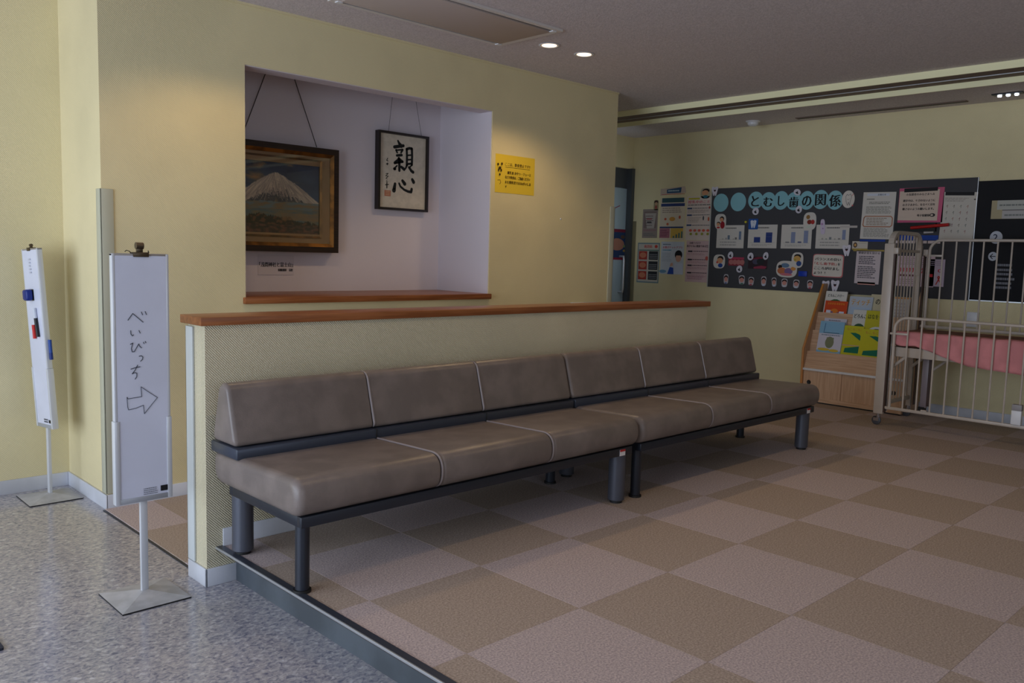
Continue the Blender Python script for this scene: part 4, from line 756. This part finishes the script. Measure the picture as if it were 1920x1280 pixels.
ym = .79
d1 = boxobj('sliding_door', M_maple, (5.184, ym - .005, .048, 5.20, RY1 - .02, .272), rack); d2 = boxobj('sliding_door', M_maple, (5.192, RY0 + .02, .048, 5.208, ym + .02, .272), rack)
Mx = Matrix.Translation((5.1838, 1.065, .17)) @ Matrix.Rotation(-math.pi / 2, 4, 'Y')
B(M_black).lathe((0, 0, 0), [(.001, .0012), (.014, .0012), (.0175, .0022), (.019, 0)], 20, M=Mx).build('finger_pull', d1, label='round black finger pull')
Mx = Matrix.Translation((5.1918, RY0 + .075, .17)) @ Matrix.Rotation(-math.pi / 2, 4, 'Y')
B(M_black).lathe((0, 0, 0), [(.001, .0012), (.014, .0012), (.0175, .0022), (.019, 0)], 20, M=Mx).build('finger_pull', d2, label='round black finger pull')
boxobj('front_rail', M_white, (5.165, RY0, .272, 5.20, RY1, .290), rack, bev=.002, label='white plastic strip across the front')
def slant(nm, x0, z0, x1, z1, th=.012): 
    dx, dz = x1 - x0, z1 - z0; l = math.hypot(dx, dz); nx, nz = -dz / l * th, dx / l * th
    B(M_mapleh).prism([(x0, z0), (x1, z1), (x1 - nx, z1 - nz), (x0 - nx, z0 - nz)], RY0 + .02, RY1 - .02, 'y').build(nm, rack)
slant('pocket_board', 5.182, .290, 5.222, .432); slant('pocket_board', 5.262, .46, 5.300, .606); slant('pocket_board', 5.338, .62, 5.376, .758)
slant('pocket_back', 5.252, .36, 5.264, .46, .006); slant('pocket_back', 5.326, .50, 5.338, .62, .006); slant('pocket_back', 5.42, .66, 5.45, .74, .006)
for x0, z0 in ((5.20, .36), (5.27, .51), (5.345, .655)): boxobj('ledge', M_mapleh, (x0, RY0 + .02, z0 - .008, x0 + .07, RY1 - .02, z0), rack)
def book(px, X, ybot_z, zt, label, col, fn, tilt=13, th=.010, dy=0):
    """a thin upright book leaning back; px = (y_left, y_right); face sheet in front"""
    yl, yr = px; h = (zt - ybot_z) / math.cos(math.radians(tilt)); a = math.radians(tilt)
    t = thing('picture_book', (X, (yl + yr) / 2, ybot_z), label, 'book', 'picture books on the rack')
    up = Vector((math.sin(a), 0, math.cos(a))); nrm = Vector((-math.cos(a), 0, math.sin(a)))
    o = Vector((X, yl, ybot_z)) + up * h
    mb = B(prn((220, 216, 206))); W = yl - yr
    c = [o, o + Vector((0, -W, 0)), o + Vector((0, -W, 0)) - up * h, o - up * h]
    def quadbox(m, n0, n1, ins=0):
        m_ = B(m); pts = [c[0] + Vector((0, -ins, 0)) - up * ins, c[1] + Vector((0, ins, 0)) - up * ins, c[2] + Vector((0, ins, 0)) + up * ins, c[3] + Vector((0, -ins, 0)) + up * ins]
        return m_.rings([[p + nrm * n0 for p in pts], [p + nrm * n1 for p in pts]])
    quadbox(prn((220, 216, 206)), -th + .001, -.001, .002).build('pages', t); quadbox(prn(col), -th, -th + .0012).build('back_cover', t)
    s = Sheet(o - nrm * .0013, (0, -1, 0), up, W, h); s.base(col); s.h = h * .74; fn(s); s.build('front_cover', t)
def Y(px, py, X): return 0
y_ = lambda q: q[1]
def c_harry(s): s.text('どろんこハリー', .12, .12, .86, .24, INK, .012).rect(.05, .36, .95, .98, (206, 200, 190)).ell(.5, .75, .42, .42, (60, 96, 60)).ell(.62, .50, .2, .06, (206, 170, 70))
def c_orange(s): s.text('おおきな おおきな', .12, .10, .88, .22, (222, 150, 40), .03).ell(.46, .62, .17, .17, (214, 120, 36)).rect(.1, .55, .3, 1, (206, 206, 220)).rect(.68, .6, .9, 1, (206, 206, 220)).rect(.3, .62, .4, 1, (120, 90, 130)).rect(.58, .66, .68, 1, (120, 90, 130))
def c_tit(s): s.text('ティッチ', .10, .12, .90, .40, (206, 150, 50), .04).rect(.1, .5, .9, .98, (170, 186, 204))
def c_no(s): s.text('の', .34, .2, .62, .42, INK, .02).ell(.6, .8, .1, .06, (190, 130, 90)).rect(.9, .1, .96, 1, (206, 150, 60))
def c_dog2(s): s.text('どろんこ', .08, .16, .80, .32, INK, .012).ell(.45, .85, .4, .32, (48, 84, 56)).ell(.42, .82, .2, .18, (206, 204, 200)).ell(.52, .92, .06, .05, (120, 100, 120))
def c_hana(s): s.text('はなをくん', .12, .14, .98, .32, (60, 74, 30), .02).ell(.62, .88, .46, .28, (206, 206, 206)).ell(.62, .92, .36, .24, (30, 26, 34))
def c_blue(s): s.poly([(.0, .42), (1, .42), (1, 1), (0, 1)], (204, 200, 212)).stroke([(.22, .08), (.20, .36)], .006, (70, 110, 150)).rect(.18, .38, .85, .40, (50, 70, 90)).dash(.12, .45, .9, .49, 1, (110, 130, 150), .8).ell(.5, .72, .18, .2, (120, 126, 96)).rect(.36, .55, .66, .8, (124, 128, 98)).ell(.3, .97, .25, .05, (206, 176, 60)).ell(.72, .99, .2, .05, (206, 176, 60))
def c_wht(s): s.dash(.2, .08, .8, .16, 1, (110, 104, 116), .6)
def c_yel(s): s.text('もこ もこもこ', .18, .08, .95, .18, (190, 130, 60), .02).poly([(.35, .26), (.62, .25), (.84, .30), (.98, .40), (.98, .56)], (20, 110, 84)).poly([(.2, .83), (.98, .72), (.98, .99), (.17, .99)], (20, 110, 84))
def yx(q): return q[1]
book((yx((5.360, 1.082, 0.872)), yx((5.360, 0.895, 0.883))), 5.375, .668, (5.380, 1.006, 0.940)[2], 'white picture book titled どろんこハリー at the top left of the rack', (212, 208, 200), c_harry)
book((yx((5.345, 1.068, 0.782)), yx((5.345, 0.873, 0.795))), 5.362, .665, (5.365, 0.993, 0.859)[2], 'orange picture book with yellow title in front on the top tier', (200, 70, 26), c_orange)
book((yx((5.360, 0.867, 0.817)), yx((5.360, 0.671, 0.830))), 5.375, .668, (5.380, 0.796, 0.906)[2], 'pale grey picture book titled ティッチ on the top tier', (176, 184, 194), c_tit)
book((yx((5.375, 0.696, 0.850)), yx((5.375, 0.566, 0.858))), 5.388, .668, (5.400, 0.651, 0.931)[2], 'beige picture book with one character visible on the top tier', (190, 180, 150), c_no)
book((yx((5.375, 0.498, 0.862)), yx((5.375, 0.372, 0.869))), 5.375, .668, (5.400, 0.435, 0.917)[2], 'pale patterned book with an orange top seen through the crib bars', (186, 180, 176), lambda s: s.rect(0, 0, 1, .06, (206, 130, 50)).dash(.1, .2, .9, .9, 5, (150, 140, 146), .3, .2))
book((yx((5.285, 0.799, 0.713)), yx((5.285, 0.657, 0.723))), 5.301, .515, (5.300, 0.753, 0.799)[2], 'white picture book with a dog on a green circle, middle tier', (206, 204, 196), c_dog2)
book((yx((5.270, 0.686, 0.722)), yx((5.270, 0.518, 0.734))), 5.288, .512, (5.290, 0.617, 0.800)[2], 'yellow picture book with a dark round shape, middle tier', (186, 178, 40), c_hana)
book((yx((5.285, 1.038, 0.627)), yx((5.285, 0.844, 0.643))), 5.301, .515, (5.310, 0.957, 0.714)[2], 'white book mostly hidden at the left of the middle tier', (200, 194, 206), c_wht)
book((yx((5.215, 1.048, 0.516)), yx((5.215, 0.840, 0.535))), 5.228, .362, (5.235, 0.966, 0.689)[2], 'light blue and white picture book with a bear shape, bottom tier', (132, 176, 204), c_blue)
book((yx((5.222, 0.844, 0.534)), yx((5.222, 0.679, 0.550))), 5.239, .365, (5.240, 0.784, 0.667)[2], 'yellow and green picture book in the middle of the bottom tier', (196, 190, 36), c_yel)
book((yx((5.205, 0.689, 0.549)), yx((5.205, 0.492, 0.568))), 5.225, .362, (5.225, 0.600, 0.652)[2], 'yellow and green picture book at the right of the bottom tier', (196, 190, 36), c_yel)

# ================================================================== CRIB
crib = thing('crib', (4.95, -.35, 0), 'cream enamelled steel crib with one side lowered and one side raised, at the right edge', 'crib')
FX, RX = 4.66, 5.215; CY1, CY0 = .25, -1.02
for y, nm in ((CY1, 1), (CY0, -1)):
    ep = B(M_crib).box(FX - .018, y - .035, .085, FX + .020, y + .035, 1.33, bev=.006)
    ep.build('post', crib)
    B(M_crib).box(RX - .014, y - .018, .085, RX + .014, y + .018, 1.33, bev=.004).build('post', crib)
    # arched top band
    pts = rounded([(FX, 1.10), (FX, 1.425), (RX, 1.425), (RX, 1.10)], [.0, .14, .14, .0], 8)
    inner = rounded([(FX + .022, 1.10), (FX + .022, 1.400), (RX - .022, 1.400), (RX - .022, 1.10)], [.0, .12, .12, .0], 8)
    mb = B(M_crib); k_ = len(pts)
    for i in range(k_ - 1):
        a, b2, c2, d2 = pts[i], pts[i + 1], inner[i + 1], inner[i]
        if (Vector(a) - Vector(b2)).length < 1e-5: continue
        mb.rings([[(p[0], y - .02, p[1]) for p in (a, b2, c2, d2)], [(p[0], y + .02, p[1]) for p in (a, b2, c2, d2)]])
    mb.build('arched_band', crib, smooth=False)
    for k in range(8):
        x = FX + .075 + k * (RX - FX - .15) / 7
        B(M_crib).tube([(x, y, .16), (x, y, 1.412)], .0058, 8).build('spindle', crib)
    B(M_crib).box(FX, y - .008, 1.272, RX, y + .008, 1.292, bev=.003).build('crossbar', crib); B(M_crib).box(FX, y - .012, .14, RX, y + .012, .17, bev=.003).build('crossbar', crib); B(M_crib).box(FX, y - .012, .60, RX, y + .012, .62, bev=.003).build('crossbar', crib)
    sgn = -1 if y > 0 else 1
    ya, yb = y + sgn * .035, y + sgn * .045
    for X in (FX, RX):
        B(M_cribd).box(X - .014, min(ya, yb), .10, X + .016, max(ya, yb), 1.27).build('slide_channel', crib, label='dark slide channel'); B(M_chrome).tube([(X, y + sgn * .056, .11), (X, y + sgn * .056, 1.27)], .004, 8).build('slide_rod', crib)
        B(M_crib).box(X - .02, min(y + sgn * .033, y + sgn * .066), 1.255, X + .02, max(y + sgn * .033, y + sgn * .066), 1.30, bev=.003).build('bracket', crib)
        # caster
        cs = B(M_chrome).cyl((X, y), .016, .055, .09, 16).box(X - .014, y - .008, .03, X - .010, y + .03, .062).box(X + .010, y - .008, .03, X + .014, y + .03, .062).box(X - .014, y - .014, .055, X + .014, y + .03, .064).build('caster', crib)
        Mw = Matrix.Translation((X, y + .012, .034)) @ Matrix.Rotation(math.pi / 2, 4, 'Y')
        B(mat('caster_wheel', (70, 72, 80), .4)).lathe((0, 0, 0), [(.006, -.0098), (.026, -.0095), (.033, -.006), (.033, .006), (.026, .0095), (.006, .0098)], 24, M=Mw).build('wheel', cs)
def guardrail(X, z0, z1, label):
    ya, yb = CY1 - .075, CY0 + .075; r = .085
    pts = [(X, ya, z0), (X, ya, z1 - r)] + [(X, ya - r + r * math.cos(a), z1 - r + r * math.sin(a)) for a in [k * math.pi / 16 for k in range(1, 9)]]
    pts += [(X, yb + r - r * math.sin(a), z1 - r + r * math.cos(a)) for a in [k * math.pi / 16 for k in range(0, 9)]] + [(X, yb, z0)]
    g_ = B(M_crib).tube(pts, .0108, 12).build('guard_rail', crib, label=label)
    B(M_crib).box(X - .010, yb - .02, z0 - .012, X + .010, ya + .03, z0 + .010, bev=.004).build('bottom_rail', g_)
    n_ = 12
    for k in range(1, n_):
        y = ya + (yb - ya) * k / n_
        dz = 0 if r < abs(ya - y) and r < abs(yb - y) else -r * (1 - math.sqrt(max(0, 1 - ((r - min(abs(ya - y), abs(yb - y))) / r) ** 2)))
        B(M_crib).tube([(X, y, z0), (X, y, z1 + dz - .004)], .0062, 8).build('spindle', g_)
    B(M_crib).box(X - .006, ya - (ya - yb) / n_, z1 - .125, X + .006, ya + .045, z1 - .110, bev=.002).build('stub_bar', g_)
guardrail(FX - .003, .138, .800, 'lowered front side rail')
gr2 = guardrail(RX - .005, .715, 1.372, 'raised rear side rail')
boxobj('catch_box', M_white, (FX - .03, -.685, .150, FX + .008, -.625, .245), crib, bev=.004, label='small white catch box on the bottom rail'); boxobj('catch_top', mat('grey_catch', (150, 146, 148), .5), (FX - .03, -.685, .245, FX + .008, -.625, .285), crib, bev=.003)
boxobj('rail_stop', M_crib, (FX - .018, -.09, .148, FX + .002, -.05, .158), crib)
B(M_crib).box(FX + .03, CY0 + .05, .515, FX + .055, CY1 - .04, .585, bev=.004).box(RX - .055, CY0 + .05, .515, RX - .03, CY1 - .04, .585, bev=.004).box(FX + .03, CY1 - .06, .515, RX - .03, CY1 - .04, .585, bev=.003).box(FX + .03, CY0 + .04, .515, RX - .03, CY0 + .06, .585, bev=.003).box(FX + .05, CY0 + .06, .57, RX - .05, CY1 - .06, .582).build('deck_frame', crib, label='pale steel deck frame')
for X, s_ in ((FX + .045, 1), (RX - .045, 1)):
    B(M_crib).tube([(X, CY1 - .02, .40), (X, CY1 - .165, .53)], .012, 8).build('brace', crib)
lg = B(mat('folding_leg', (150, 136, 140), .4)).box(5.02, .05, .115, 5.045, .095, .52, bev=.002).m(M_cribd).box(5.018, .03, .13, 5.047, .05, .50).build('folding_leg', crib, label='folding leg under the deck'); B(M_crib).tube([(5.03, .03, .40), (5.03, -.11, .52)], .010, 8).build('brace', crib)
boxobj('leg_lock', M_rub, (5.0, .06, .07, 5.06, .10, .12), lg)
mt_ = B(M_matt).box(FX + .04, CY0 + .06, .588, RX - .05, CY1 - .06, .695, bev=.02, seg=3).build('mattress', label='thin crib mattress with a reddish-brown top', cat='mattress')
# pink sheet hanging over the front edge
nx, nz = 90, 14; vs = []; Y0, Y1 = CY0 + .07, CY1 - .055
def hang(y): 
    t = (y - Y0) / (Y1 - Y0)
    return .60 + .004 * math.sin(y * 40) if y > .02 else (.60 - (.02 - y) * .30 if y > -.33 else .497 - (.33 + y) * -.06)
XF = FX + .026
for i in range(nx + 1):
    y = Y0 + (Y1 - Y0) * i / nx; hb = hang(y)
    for j in range(nz + 1):
        t = j / nz
        if t < .2: x = XF + .07 * (1 - t / .2) + .0; z = .699 + .002 * math.sin(y * 30)
        else:
            q = (t - .2) / .8; z = .699 - (.699 - hb) * q; wv = .006 * math.sin(y * 24 + 3 * q) + .004 * math.sin(y * 61 + 7 * q) + (.010 * math.sin(18 * (y * .6 + q * .12) * 5) if y > -.1 else 0) * .5
            x = XF - .002 - .012 * min(1, q * 4) ** .5 + wv * q * .8
        vs.append((x, y, z))
fs = [(i * (nz + 1) + j, (i + 1) * (nz + 1) + j, (i + 1) * (nz + 1) + j + 1, i * (nz + 1) + j + 1) for i in range(nx) for j in range(nz)]
me = bpy.data.meshes.new('pink_sheet'); me.from_pydata(vs, [], fs); me.materials.append(M_pink); me.polygons.foreach_set('use_smooth', [True] * len(fs))
ps = bpy.data.objects.new('pink_sheet', me); sm = ps.modifiers.new('t', 'SOLIDIFY'); sm.thickness = .002; link(ps, label='creased pink sheet draped over the front edge of the crib mattress', cat='sheet')
# small dark mat at the frame's left edge
B(mat('dark_mat', (40, 44, 60), .8, bump=.5, bscale=300)).prism(rounded([(-1.6, .725), (-.917, .725), (-.917, 1.35), (-1.6, 1.35)], .01), ZL, ZL + .008, 'z').build('door_mat', label='corner of a dark mat on the vinyl floor at the left edge', cat='mat')
bpy.context.view_layer.update()
